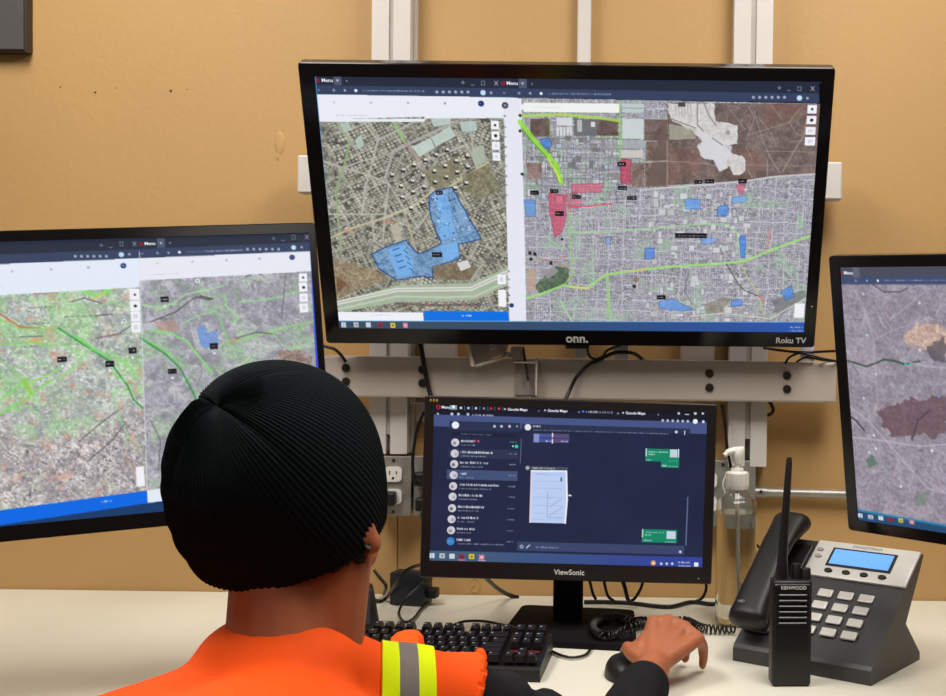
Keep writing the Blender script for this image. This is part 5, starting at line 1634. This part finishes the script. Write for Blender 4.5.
# local frame: x right, y away, z up; slanted face from front edge (y=-0.175, z=0.03) to back edge (y=0, z=0.182)
FB, FF = (0.005, 0.174), (-0.190, 0.028)
PWL, PWR = -0.052, 0.190
prof = [(FF[0], 0.0), (FF[0], FF[1] - 0.006), (FF[0] + 0.004, FF[1]), (FB[0] - 0.006, FB[1]), (FB[0] + 0.004, FB[1] - 0.004), (FB[0] - 0.01, FB[1] - 0.026), (-0.06, 0.07), (0.0, 0.012), (0.0, 0.0)]
part('base', MB().prism(prof, 'x', PWL, PWR), 'dkgrey', ph)
sl = math.atan2(FB[1] - FF[1], FB[0] - FF[0])
Rt = Matrix.Rotation(sl, 3, 'X')
SLL = math.hypot(FB[1] - FF[1], FB[0] - FF[0])


def onface(x, s, h):
    """a point on the slanted face: s from the back edge towards the user, h above the face"""
    d = Vector((0, -math.cos(sl), -math.sin(sl)))
    nrm = Vector((0, -math.sin(sl), math.cos(sl)))
    return Vector((x, FB[0], FB[1])) + d * s + nrm * h


def face_box(x, s, w, d, h, bev=0.0, mbx=None, up=0.0):
    return (mbx or MB()).box(onface(x, s, up + h / 2), (w, d, h), bev, 2, rot=Rt)


part('face_plate', face_box(0.098, 0.043, 0.184, 0.080, 0.007, 0.003), 'silver', ph, smooth=True, angle=30)
part('display_frame', face_box(0.098, 0.039, 0.116, 0.041, 0.002, 0.0006, up=0.0068), 'black', ph)
part('display', face_box(0.098, 0.039, 0.106, 0.033, 0.001, up=0.0085), 'lcd', ph)
mtx = text_mesh('maker_name', 'GRANDSTREAM', 0.0075, 'deskedge', ph, onface(0.098, 0.011, 0.0072), rot=(sl, 0, 0), extrude=0.0002)
for i, (x, s) in enumerate(((0.018, 0.026), (0.020, 0.041))):
    part('side_button', MB().lathe([(0.0065, 0), (0.0058, 0.002), (0, 0.0024)], c=onface(x, s, 0.007), seg=16, rot=Rt, sx=1.0, sy=0.6), 'bracket', ph)
for i in range(4):
    part('soft_key', MB().lathe([(0.0075, 0), (0.0068, 0.0025), (0, 0.003)], c=onface(0.050 + i * 0.032, 0.070, 0.007), seg=16, rot=Rt, sx=1.0, sy=0.62), 'black', ph)
for r in range(4):
    for c in range(3):
        part('dial_key', face_box(0.062 + c * 0.036, 0.115 + r * 0.026, 0.026, 0.016, 0.005, 0.002, up=0.0), 'silver', ph)
for r in range(4):
    part('line_key', face_box(0.022, 0.115 + r * 0.026, 0.020, 0.012, 0.004, 0.0015), 'bracket', ph)
part('cradle', face_box(-0.024, 0.115, 0.050, 0.20, 0.006, 0.003), 'black', ph)

# handset, resting in its cradle and standing a little above the face
hsM = phM @ Matrix.Translation(onface(-0.030, 0.110, 0.008)) @ Rt.to_4x4() @ Matrix.Rotation(0.07, 4, 'Z')
hs = thing('phone_handset', 'black telephone handset lying in the left cradle of the desk phone', 'handset', matrix=hsM)
HL = 0.245
mb = MB()
ns, nc = 36, 20
vs, fs = [], []
for i in range(ns + 1):
    s = i / ns
    y = (s - 0.5) * HL
    e = abs(2 * s - 1)
    w = 0.0265 + 0.0085 * e ** 2.2
    top = 0.050 + 0.006 * (1 - e ** 2)
    thick = 0.022 + 0.022 * max(0, (e - 0.45) / 0.55) ** 0.8
    endf = math.sqrt(max(0.0, 1 - max(0, (e - 0.90) / 0.10) ** 2))
    w *= 0.45 + 0.55 * endf
    zc_ = top - thick / 2
    hh = thick / 2 * (0.35 + 0.65 * endf)
    for k in range(nc):
        a_ = 2 * math.pi * k / nc
        cx_, sx_ = math.cos(a_), math.sin(a_)
        q = (abs(cx_) ** 2.8 + abs(sx_) ** 2.8) ** (-1 / 2.8)
        vs.append((w * cx_ * q, y, zc_ + hh * sx_ * q))
for i in range(ns):
    for k in range(nc):
        fs.append((i * nc + k, i * nc + (k + 1) % nc, (i + 1) * nc + (k + 1) % nc, (i + 1) * nc + k))
fs.append(tuple(range(nc))[::-1])
fs.append(tuple(ns * nc + k for k in range(nc)))
mb.add(vs, fs)
part('handset_body', mb, 'black', hs, smooth=True, angle=50)
text_mesh('mark', 'HD', 0.008, 'legend', hs, (-0.010, -0.096, 0.0545), rot=(0, 0, 0), extrude=0.0004)

# coiled cord from the handset across the monitor stand
zb = DESK + 0.0205
path = spline([atZ(736, 628, DESK + 0.012), atZ(722, 629.5, DESK + 0.010), atZ(702, 628, DESK + 0.010), atZ(686, 621, DESK + 0.011), atZ(672, 622, DESK + 0.011), atZ(660, 623, DESK + 0.012), atZ(644, 621, DESK + 0.016), atZ(632, 622, zb), atZ(618, 617.5, zb), atZ(604, 618.5, zb), atZ(594, 624, zb), atZ(594, 631, zb), atZ(603, 636, zb), atZ(617, 634.5, zb), atZ(630, 628.5, zb + 0.012), atZ(642, 625, zb + 0.012), atZ(654, 629, DESK + 0.014)], 26)
# even steps along the path
acc, seg_l = [0.0], []
for a_, b_ in zip(path[:-1], path[1:]):
    acc.append(acc[-1] + (b_ - a_).length)
tot = acc[-1]
pitch = 0.0078
turns = tot / pitch
N = int(turns * 11)
hel = []
acc_np = np.array(acc)
pn = np.array([list(q) for q in path])
for i in range(N + 1):
    d = tot * i / N
    c = Vector([np.interp(d, acc_np, pn[:, j]) for j in range(3)])
    c2 = Vector([np.interp(min(d + 0.004, tot), acc_np, pn[:, j]) for j in range(3)])
    c1 = Vector([np.interp(max(d - 0.004, 0), acc_np, pn[:, j]) for j in range(3)])
    tg = (c2 - c1).normalized()
    side = tg.cross(Vector((0, 0, 1))).normalized()
    upv = side.cross(tg)
    a_ = 2 * math.pi * turns * i / N
    hel.append(c + side * math.cos(a_) * 0.0072 + upv * math.sin(a_) * 0.0072)
tag(part('coiled_cord', MB().tube(hel, 0.0018, 6), 'blackrub', smooth=True, angle=80), 'coiled black telephone cord looped over the monitor stand behind the hand', 'cord')

# ------------------------------------------------------------------ two-way radio
rp = atY(789, 580, 1.955)
rd_ = thing('two_way_radio', 'black hand-held two-way radio with a tall antenna in front of the phone', 'radio', (rp.x + 0.004, 1.965, DESK + 0.0005), (0, 0, 0.06))
RH = rp.z - DESK
part('radio_body', MB().box((0, 0, RH / 2), (0.060, 0.036, RH), 0.005, 3), 'black', rd_, smooth=True, angle=50)
part('front_panel', MB().box((0, -0.0185, RH - 0.052), (0.052, 0.003, 0.094), 0.001), 'black', rd_)
for i in range(6):
    part('grille_slat', MB().box((0.0, -0.0205, RH - 0.022 - i * 0.0085), (0.044, 0.004, 0.0042), 0.0012), 'bezel2', rd_)
text_mesh('maker_name', 'KENWOOD', 0.0072, 'white_print', rd_, (0.001, -0.0204, RH - 0.0105), extrude=0.0002, bold=0.0002)
part('side_clip', MB().box((-0.026, -0.0205, RH - 0.010), (0.005, 0.002, 0.010), 0.0008), 'bezel2', rd_)
mb = MB().tube([(-0.014, 0, RH - 0.004), (-0.014, 0, RH + 0.012), (-0.0135, 0, RH + 0.03), (-0.009, 0.004, RH + 0.10), (-0.004, 0.008, RH + 0.178), (-0.0036, 0.0083, RH + 0.184)], [0.0095, 0.0092, 0.0078, 0.0062, 0.0048, 0.0030], 14)
part('antenna', mb, 'bezel2', rd_, smooth=True, angle=50)
part('channel_knob', MB().lathe([(0.0, RH - 0.002), (0.0075, RH - 0.002), (0.0070, RH + 0.021), (0.0058, RH + 0.023), (0.0, RH + 0.023)], c=(0.008, 0, 0), seg=16), 'black', rd_, smooth=True, angle=40)
part('volume_knob', MB().lathe([(0.0, RH - 0.002), (0.0085, RH - 0.002), (0.0078, RH + 0.014), (0.0065, RH + 0.016), (0.0, RH + 0.016)], c=(0.0225, 0, 0), seg=16), 'black', rd_, smooth=True, angle=40)
# ------------------------------------------------------------------ the person
pr = thing('person', 'seated person in black beanie and orange safety vest seen from behind', 'person', (-0.36, 1.0, 0.0))


def remesh(mb, voxel, smooth_it=6, smooth_f=0.5):
    """fuse overlapping closed shapes into one continuous surface"""
    me = bpy.data.meshes.new('tmp')
    me.from_pydata([tuple(v) for v in mb.v], [], mb.f)
    bm = bmesh.new()
    bm.from_mesh(me)
    bmesh.ops.remove_doubles(bm, verts=bm.verts, dist=1e-6)
    bmesh.ops.recalc_face_normals(bm, faces=bm.faces)
    bm.to_mesh(me)
    bm.free()
    o = bpy.data.objects.new('tmp', me)
    COL.objects.link(o)
    r = o.modifiers.new('r', 'REMESH')
    r.mode = 'VOXEL'
    r.voxel_size = voxel
    r.adaptivity = 0
    sm = o.modifiers.new('s', 'SMOOTH')
    sm.factor = smooth_f
    sm.iterations = smooth_it
    dg = bpy.context.evaluated_depsgraph_get()
    dg.update()
    out = bpy.data.meshes.new_from_object(o.evaluated_get(dg))
    bpy.data.objects.remove(o)
    bpy.data.meshes.remove(me)
    return out


V = Vector
# head frame: hu up through the crown, hf where the face looks, hr to the person's right
HC = V((-0.343, 1.265, 1.124))
hf = V((math.sin(math.radians(24)), math.cos(math.radians(24)), -0.10))
hu = V((-0.20, -0.10, 0.97)).normalized()
hr = hf.cross(hu).normalized()
hf = hu.cross(hr).normalized()
HR = Matrix((hr, hf, hu)).transposed()


def H(x, y, z):
    return HC + HR @ V((x, y, z))


NB = V((-0.334, 1.225, 0.955))                # base of the neck
SR = V((-0.200, 1.385, 0.882))                # right shoulder, reaching forward
SL = V((-0.495, 1.085, 0.880))
ER, WR_ = V((-0.040, 1.600, 0.735)), V((0.026, 1.900, 0.780))
EL, WL = V((-0.62, 1.22, 0.66)), V((-0.46, 1.43, 0.60))
CH, PE = V((-0.345, 1.13, 0.74)), V((-0.36, 1.0, 0.50))
body = MB()
# skull, jaw, nose, brow, lips, ears
body.ball(H(0, -0.010, 0.018), (0.072, 0.090, 0.080), HR)
body.capsule(H(0.044, -0.004, -0.070), NB + V((0.022, 0.020, -0.01)), 0.034, 0.046)
body.ball(H(0, 0.035, -0.038), (0.060, 0.060, 0.070), HR)
body.ball(H(0, 0.060, -0.082), (0.032, 0.032, 0.026), HR)
body.capsule(H(0.045, 0.0, -0.062), H(0.014, 0.070, -0.090), 0.020, 0.020)
body.capsule(H(-0.045, 0.0, -0.062), H(-0.014, 0.070, -0.090), 0.020, 0.020)
body.ball(H(0.040, 0.062, -0.020), (0.026, 0.022, 0.022), HR)
body.ball(H(-0.040, 0.062, -0.020), (0.026, 0.022, 0.022), HR)
body.capsule(H(0, 0.090, 0.012), H(0, 0.107, -0.026), 0.010, 0.0125)
body.ball(H(0.011, 0.097, -0.030), (0.010, 0.010, 0.008), HR)
body.ball(H(-0.011, 0.097, -0.030), (0.010, 0.010, 0.008), HR)
body.capsule(H(-0.036, 0.082, 0.020), H(0.036, 0.082, 0.020), 0.012, 0.012)
body.capsule(H(-0.018, 0.091, -0.052), H(0.018, 0.091, -0.052), 0.0075, 0.0075)
body.capsule(H(-0.016, 0.090, -0.063), H(0.016, 0.090, -0.063), 0.0075, 0.0075)
for s in (1, -1):
    er = HR @ Euler((0.15, 0, -0.35 * s)).to_matrix()
    body.ball(H(0.075 * s, -0.004, -0.046), (0.011, 0.018, 0.025), er)
    body.ball(H(0.082 * s, -0.010, -0.044), (0.007, 0.018, 0.016), er)
    body.ball(H(0.083 * s, 0.001, -0.060), (0.009, 0.011, 0.013), er)
# neck and trunk
body.capsule(H(0.004, -0.004, -0.045), NB + V((0, 0.0, -0.03)), 0.054, 0.060)
body.capsule(H(0, -0.030, -0.035), NB + V((0.0, -0.024, -0.02)), 0.040, 0.052)
body.capsule(NB + V((0.02, 0.02, -0.02)), SR + V((-0.02, -0.02, -0.01)), 0.046, 0.044)
body.capsule(NB + V((-0.02, -0.02, -0.02)), SL + V((0.02, 0.02, -0.01)), 0.046, 0.050)
SQ = Euler((0.2, 0, math.radians(40))).to_matrix()
body.ball(CH + V((0, 0, 0.06)), (0.165, 0.105, 0.17), SQ)
body.ball((CH + PE) / 2, (0.145, 0.10, 0.17), Euler((0.3, 0, 0.2)).to_matrix())
body.ball(PE, (0.165, 0.115, 0.12))
body.capsule(SR, ER, 0.044, 0.038)
body.capsule(ER, WR_, 0.039, 0.025)
body.capsule(SL, EL, 0.050, 0.038)
body.capsule(EL, WL, 0.038, 0.025)
KN = [V((-0.24, 1.43, 0.52)), V((-0.50, 1.40, 0.52))]
AN = [V((-0.22, 1.46, 0.09)), V((-0.54, 1.42, 0.09))]
for k in (0, 1):
    body.capsule(PE + V((0.09 if k == 0 else -0.09, 0.02, -0.01)), KN[k], 0.080, 0.056)
    body.capsule(KN[k], AN[k], 0.052, 0.036)
    body.capsule(AN[k] + V((0, -0.02, -0.05)), AN[k] + V((0, 0.13, -0.062)), 0.032, 0.024)


# hands: palm plus five separate fingers
def hand(mb, w, mcps, chains, thumb, r0=0.0088):
    for m_ in mcps:
        mb.capsule(w, m_, 0.0165, 0.0112, seg=10)
    for a_, b_ in zip(mcps[:-1], mcps[1:]):
        mb.capsule(a_, b_, 0.0105, 0.0105, seg=10)
        mb.capsule((w + a_) / 2, (w + b_) / 2, 0.0140, 0.0140, seg=10)
    for m_, ch in zip(mcps, chains):
        prev, r = m_, r0 + 0.0010
        for q in ch:
            r2 = r - 0.0009
            mb.capsule(prev, q, r, r2, seg=10)
            prev, r = q, r2
    prev, r = thumb[0], 0.0150
    for q in thumb[1:]:
        mb.capsule(prev, q, r, r - 0.0022, seg=10)
        prev, r = q, r - 0.0022


mR = [V((0.025, 1.985, 0.826)), V((0.049, 1.994, 0.827)), V((0.073, 1.986, 0.820)), V((0.094, 1.966, 0.807))]
cR_ = [[V((0.021, 2.028, 0.808)), V((0.016, 2.046, 0.788)), V((0.013, 2.052, 0.774))],
       [V((0.047, 2.036, 0.806)), V((0.043, 2.052, 0.780)), V((0.040, 2.056, 0.757))],
       [V((0.080, 2.026, 0.800)), V((0.080, 2.042, 0.775)), V((0.078, 2.046, 0.754))],
       [V((0.103, 2.000, 0.788)), V((0.105, 2.014, 0.768)), V((0.104, 2.018, 0.752))]]
tR = [V((0.018, 1.915, 0.784)), V((-0.004, 1.938, 0.790)), V((-0.013, 1.966, 0.791)), V((-0.012, 1.996, 0.786))]
body.capsule(V((0.004, 1.935, 0.790)), V((0.024, 1.978, 0.818)), 0.013, 0.011)
body.capsule(V((-0.004, 1.955, 0.790)), V((0.020, 1.975, 0.812)), 0.010, 0.010)
hand(body, WR_, mR, cR_, tR)
dl = (V((-0.43, 1.50, 0.592)) - WL).normalized()
lx = V((0.85, -0.5, 0)).normalized()
mL = [WL + dl * 0.085 + lx * (0.030 - 0.021 * i) + V((0, 0, 0.006 - 0.003 * abs(i - 1.3))) for i in range(4)]
cL_ = [[m_ + dl * 0.036 + V((0, 0, -0.006)), m_ + dl * 0.056 + V((0, 0, -0.018)), m_ + dl * 0.066 + V((0, 0, -0.032))] for m_ in mL]
hand(body, WL, mL, cL_, [WL + lx * 0.02 + dl * 0.02, WL + lx * 0.045 + dl * 0.05, WL + lx * 0.050 + dl * 0.078, WL + lx * 0.045 + dl * 0.10])
bme = remesh(body, 0.0036, 5, 0.5)
bme.shade_smooth()
bme.name = 'body'
put('body', bme, 'skin', pr, True)
# eyes, brows, nails, hair
for s in (1, -1):
    e = part('eye', MB().ball(H(0.031 * s, 0.083, 0.004), 0.0115, HR, 16, 10), 'eyewhite', pr, True, smooth=True)
    part('iris', MB().ball(H(0.031 * s, 0.0905, 0.003), (0.0055, 0.0045, 0.0055), HR, 12, 8), 'iris', e, smooth=True)
    part('eyebrow', MB().tube([H(0.014 * s, 0.0945, 0.021), H(0.030 * s, 0.0950, 0.026), H(0.046 * s, 0.086, 0.022)], [0.003, 0.0036, 0.002], 6), 'hair', pr, True, smooth=True)
for m_, ch in zip(mR, cR_):
    a_, b_ = ch[1], ch[2]
    n_ = V((0, 0.8, 0.5)).normalized()
    part('fingernail', MB().ball(b_ + n_ * 0.0058, (0.0048, 0.0022, 0.0060), V((0, 1, 0)).rotation_difference(n_).to_matrix(), 10, 6), 'lip', pr, True, smooth=True)
skin_tree = BVHTree.FromPolygons([v_.co for v_ in bme.vertices], [tuple(p_.vertices) for p_ in bme.polygons])


def on_skin(px, py, lift=0.002):
    d = V(ray(px, py)).normalized()
    h_ = skin_tree.ray_cast(V(EYE), d)[0]
    return (h_ if h_ is not None else atY(px, py, 1.24)) - d * lift


hb = MB()
for pts in (((366, 549), (364, 556), (360, 561), (356, 561), (353, 557), (354, 553)), ((362, 552), (357, 557), (351, 557), (347, 561), (348, 566)), ((368, 546), (363, 553), (361, 560), (364, 562)), ((352, 556), (345, 562), (339, 566), (336, 570)), ((344, 562), (336, 569), (332, 573))):
    sp_ = spline([on_skin(*q) for q in pts], 6)
    hb.tube(sp_, [0.0040 * (1 - 0.65 * i / len(sp_)) for i in range(len(sp_))], 7)
part('hair', hb, 'hair', pr, True, smooth=True, label='short black curls showing under the beanie by the ear')

# beanie: a ribbed dome gathered to a cross at the crown
ba = V((-0.365, -0.64, 0.69)).normalized()
bxr = ba.cross(V((0, 1, 0))).normalized()
byr = ba.cross(bxr).normalized()
BC = V((-0.351, 1.262, 1.139))
nr, per = 116, 5
NP, NT = nr * per, 84
TH = math.radians(117)
vs, fs = [], []


def dome(th, ph, rib=True):
    d = (bxr * math.cos(ph) + byr * math.sin(ph)) * math.sin(th) + ba * math.cos(th)
    # a head-like ellipsoid: longer front to back, flatter crown
    lx_, ly_, lz_ = d.dot(hr), d.dot(hf), d.dot(hu)
    r = 1.0 / math.sqrt((lx_ / 0.1000) ** 2 + (ly_ / 0.1125) ** 2 + (lz_ / (0.1100 if lz_ > 0 else 0.146)) ** 2)
    f = min(th / 0.5, 1.0)
    q = abs(math.sin(2 * (ph - 0.55)))                        # four gathered darts
    r -= 0.0060 * math.exp(-(q / 0.16) ** 2) * math.exp(-(th / 0.62) ** 2) + 0.0055 * math.exp(-(th / 0.12) ** 2)
    r += 0.0018 * math.sin(3 * ph + 1.0) * f + 0.0012 * math.sin(5 * th + 2 * ph)
    # soft folds on the lower left
    r += 0.0009 * math.sin(th * 26 + 2.5 * math.sin(ph * 2)) * max(0, math.sin(th)) * max(0, d.dot(V((-0.9, -0.2, -0.4)))) ** 2
    if rib:
        r += 0.00062 * math.cos(nr * ph) * min(1.0, th / 0.35)
    return BC + d * r


RIM_N, RIM_H = V((-0.13, -0.37, 0.92)).normalized(), 0.063       # the plane in which the hem lies
THS = []
for k in range(NP):
    lo, hi = 0.6, 2.9
    for _ in range(22):
        m_ = (lo + hi) / 2
        if (dome(m_, 2 * math.pi * k / NP, False) - BC).dot(RIM_N) > -RIM_H:
            lo = m_
        else:
            hi = m_
    THS.append(lo)
for i in range(NT + 1):
    for k in range(NP):
        vs.append(dome(THS[k] * i / NT + 1e-3, 2 * math.pi * k / NP))
# rolled hem and inner lining
for (dth, dr) in ((0.012, -0.0015), (0.006, -0.0045), (-0.10, -0.0060)):
    for k in range(NP):
        p = dome(THS[k] + dth, 2 * math.pi * k / NP, False)
        vs.append(p + (BC - p).normalized() * -dr)
rows = NT + 1 + 3
for i in range(rows - 1):
    for k in range(NP):
        fs.append((i * NP + k, (i + 1) * NP + k, (i + 1) * NP + (k + 1) % NP, i * NP + (k + 1) % NP))
fs.append(tuple(range(NP)))
part('beanie', MB().add(vs, fs), 'knit', pr, True, smooth=True, angle=80, label='dark ribbed knit beanie gathered at the crown')

# sweatshirt: trunk and sleeves, a finger's width outside the body
sw = MB()
sw.capsule(NB + V((0.015, 0.02, -0.045)), SR + V((0, 0, -0.006)), 0.054, 0.050)
sw.capsule(NB + V((-0.015, -0.02, -0.045)), SL + V((0, 0, -0.006)), 0.054, 0.062)
sw.ball(CH + V((0, 0, 0.05)), (0.182, 0.120, 0.185), SQ)
sw.ball((CH + PE) / 2, (0.160, 0.115, 0.18), Euler((0.3, 0, 0.2)).to_matrix())
sw.ball(PE + V((0, 0, 0.03)), (0.178, 0.128, 0.10))
sw.capsule(SR, ER, 0.050, 0.050)
sw.capsule(ER, ER + (WR_ - ER) * 0.78, 0.051, 0.038)
sw.capsule(SL, EL, 0.064, 0.051)
sw.capsule(EL, EL + (WL - EL) * 0.92, 0.050, 0.036)
for t_, a_ in ((0.3, 0.051), (0.55, 0.052), (0.8, 0.051)):            # folds in the sleeves
    c = SR + (ER - SR) * t_
    sw.ball(c + V((0, 0, 0.006)), (a_ * 1.06, a_ * 0.5, a_ * 1.06), V((0, 1, 0)).rotation_difference((ER - SR).normalized() + V((0.2, 0, 0.1))).to_matrix())
sme = remesh(sw, 0.0065, 4, 0.5)
sme.shade_smooth()
put('sweatshirt', sme, 'sweat', pr, True)
tr_ = MB()
tr_.ball(PE + V((0, 0, -0.01)), (0.18, 0.13, 0.115))
for k in (0, 1):
    tr_.capsule(PE + V((0.09 if k == 0 else -0.09, 0.02, -0.01)), KN[k], 0.090, 0.067)
    tr_.capsule(KN[k], AN[k] + V((0, 0, 0.01)), 0.064, 0.052)
tme = remesh(tr_, 0.009, 4, 0.5)
tme.shade_smooth()
put('trousers', tme, 'trouser', pr, True)
for k in (0, 1):
    part('shoe', MB().capsule(AN[k] + V((0, -0.02, -0.048)), AN[k] + V((0, 0.14, -0.055)), 0.041, 0.034), 'black', pr, True, smooth=True)

# safety vest: trunk shell with wide stiff shoulders, cut open at the arms
vb = MB()
VS = SR + V((0.030, 0.030, 0.016))
vb.capsule(NB + V((0.02, 0.015, -0.030)), SR + V((-0.03, -0.03, 0.006)), 0.060, 0.060)
vb.capsule(SR + V((-0.04, -0.045, 0.004)), VS + V((0.05, 0.06, -0.046)), 0.060, 0.060)
vb.capsule(NB + V((0.03, 0.02, -0.008)), SR + V((-0.05, -0.05, 0.010)), 0.052, 0.054)
vb.ball(NB + V((-0.004, -0.008, 0.010)), (0.080, 0.076, 0.050))
vb.capsule(NB + V((-0.02, -0.015, -0.030)), SL + V((-0.02, -0.02, 0.004)), 0.060, 0.068)
vb.capsule(NB + V((0, 0, -0.035)), NB + V((0.0, -0.03, -0.05)), 0.066, 0.075)
vb.ball(CH + V((0, 0, 0.05)), (0.196, 0.134, 0.195), SQ)
vb.ball((CH + PE) / 2, (0.174, 0.130, 0.19), Euler((0.3, 0, 0.2)).to_matrix())
vme = remesh(vb, 0.0065, 22, 0.5)


def cut(me, planes):
    bm = bmesh.new()
    bm.from_mesh(me)
    for co, no in planes:                                        # drop what lies on the side the normal points to
        bmesh.ops.bisect_plane(bm, geom=list(bm.verts) + list(bm.edges) + list(bm.faces), plane_co=co, plane_no=no, clear_outer=True)
    out = bpy.data.meshes.new('cut')
    bm.to_mesh(out)
    bm.free()
    return out


def thicken(me, off, th):
    bm = bmesh.new()
    bm.from_mesh(me)
    bm.normal_update()
    for v_ in bm.verts:
        v_.co += v_.normal * off
    bm.normal_update()
    bmesh.ops.solidify(bm, geom=list(bm.faces), thickness=th)
    bmesh.ops.recalc_face_normals(bm, faces=bm.faces)
    bm.to_mesh(me)
    bm.free()
    me.shade_smooth()
    me.set_sharp_from_angle(angle=math.radians(45))
    return me


adr = (ER - SR).normalized()
armR = (V((-0.157, 1.40, 0.945)), V((0.90, 0.19, -0.36)).normalized())
armL = (SL + V((-0.035, -0.02, 0)), V((-0.86, -0.50, 0.0)).normalized())
hem = (V((0, 0, 0.50)), V((0, 0, -1)))
base = cut(vme, [armR, armL, hem])
vest = put('safety_vest', thicken(base.copy(), 0.0, 0.003), 'vest', pr, True)
sn = V((1.0, 0.19, 0.0)).normalized()


def band(name, pa_, pb__, m, off, lab=None):
    ca_, cb_ = V(((pa_ - PX) / FPX * 1.33, 1.33, 0.9)), V(((pb__ - PX) / FPX * 1.33, 1.33, 0.9))
    me = cut(base, [(ca_, -sn), (cb_, sn)])
    o = put(name, thicken(me, off, 0.0016), m, vest)
    if lab:
        o['label'] = lab


band('trim_band', 383.5, 401, 'yellow', 0.0030, 'lime yellow band')
band('reflective_tape', 400, 419, 'reflect', 0.0032, 'grey reflective tape')
band('trim_band', 418, 436.5, 'yellow', 0.0030, 'lime yellow band')
# folded hem round the right armhole
bm = bmesh.new()
bm.from_mesh(base)
edge = [v_.co.copy() for v_ in bm.verts if abs((v_.co - armR[0]).dot(armR[1])) < 1e-4]
bm.free()
if len(edge) > 8:
    c = sum(edge, V((0, 0, 0))) / len(edge)
    e1 = armR[1].cross(V((0, 0, 1))).normalized()
    e2 = armR[1].cross(e1)
    edge.sort(key=lambda q: math.atan2((q - c).dot(e2), (q - c).dot(e1)))
    edge = edge[::3]
    part('armhole_hem', MB().tube(edge + [edge[0]], 0.0045, 8, caps=False), 'vest', vest, smooth=True)
# small folded tab standing up beyond the shoulder
a_, b_, c_, d_ = atY(391, 645, 1.40), atY(421, 647, 1.41), atY(414, 631, 1.44), atY(391, 637.5, 1.43)
m1 = (a_ + b_) / 2
mb = MB()
top = spline([d_, (d_ * 0.6 + c_ * 0.4) + V((0, 0, 0.004)), c_, c_ + (b_ - c_) * 0.4 + V((0.004, 0, 0))], 5)
bot = spline([a_, m1, b_, b_ + V((0.002, 0.004, 0))], 5)
n_ = len(top)
vs = [p_ for p_ in top] + [p_ + V((0, -0.004, -0.012)) for p_ in bot] + [p_ + V((0, 0.02, -0.004)) for p_ in top] + [p_ + V((0, 0.02, -0.02)) for p_ in bot]
fs = []
for i in range(n_ - 1):
    fs += [(i, i + 1, n_ + i + 1, n_ + i), (2 * n_ + i, 3 * n_ + i, 3 * n_ + i + 1, 2 * n_ + i + 1), (i, 2 * n_ + i, 2 * n_ + i + 1, i + 1), (n_ + i, n_ + i + 1, 3 * n_ + i + 1, 3 * n_ + i)]
fs += [(0, n_, 3 * n_, 2 * n_), (n_ - 1, 3 * n_ - 1, 4 * n_ - 1, 2 * n_ - 1)]
mb.add(vs, fs)
part('collar_tab', mb, 'vest', vest, smooth=True, angle=50)
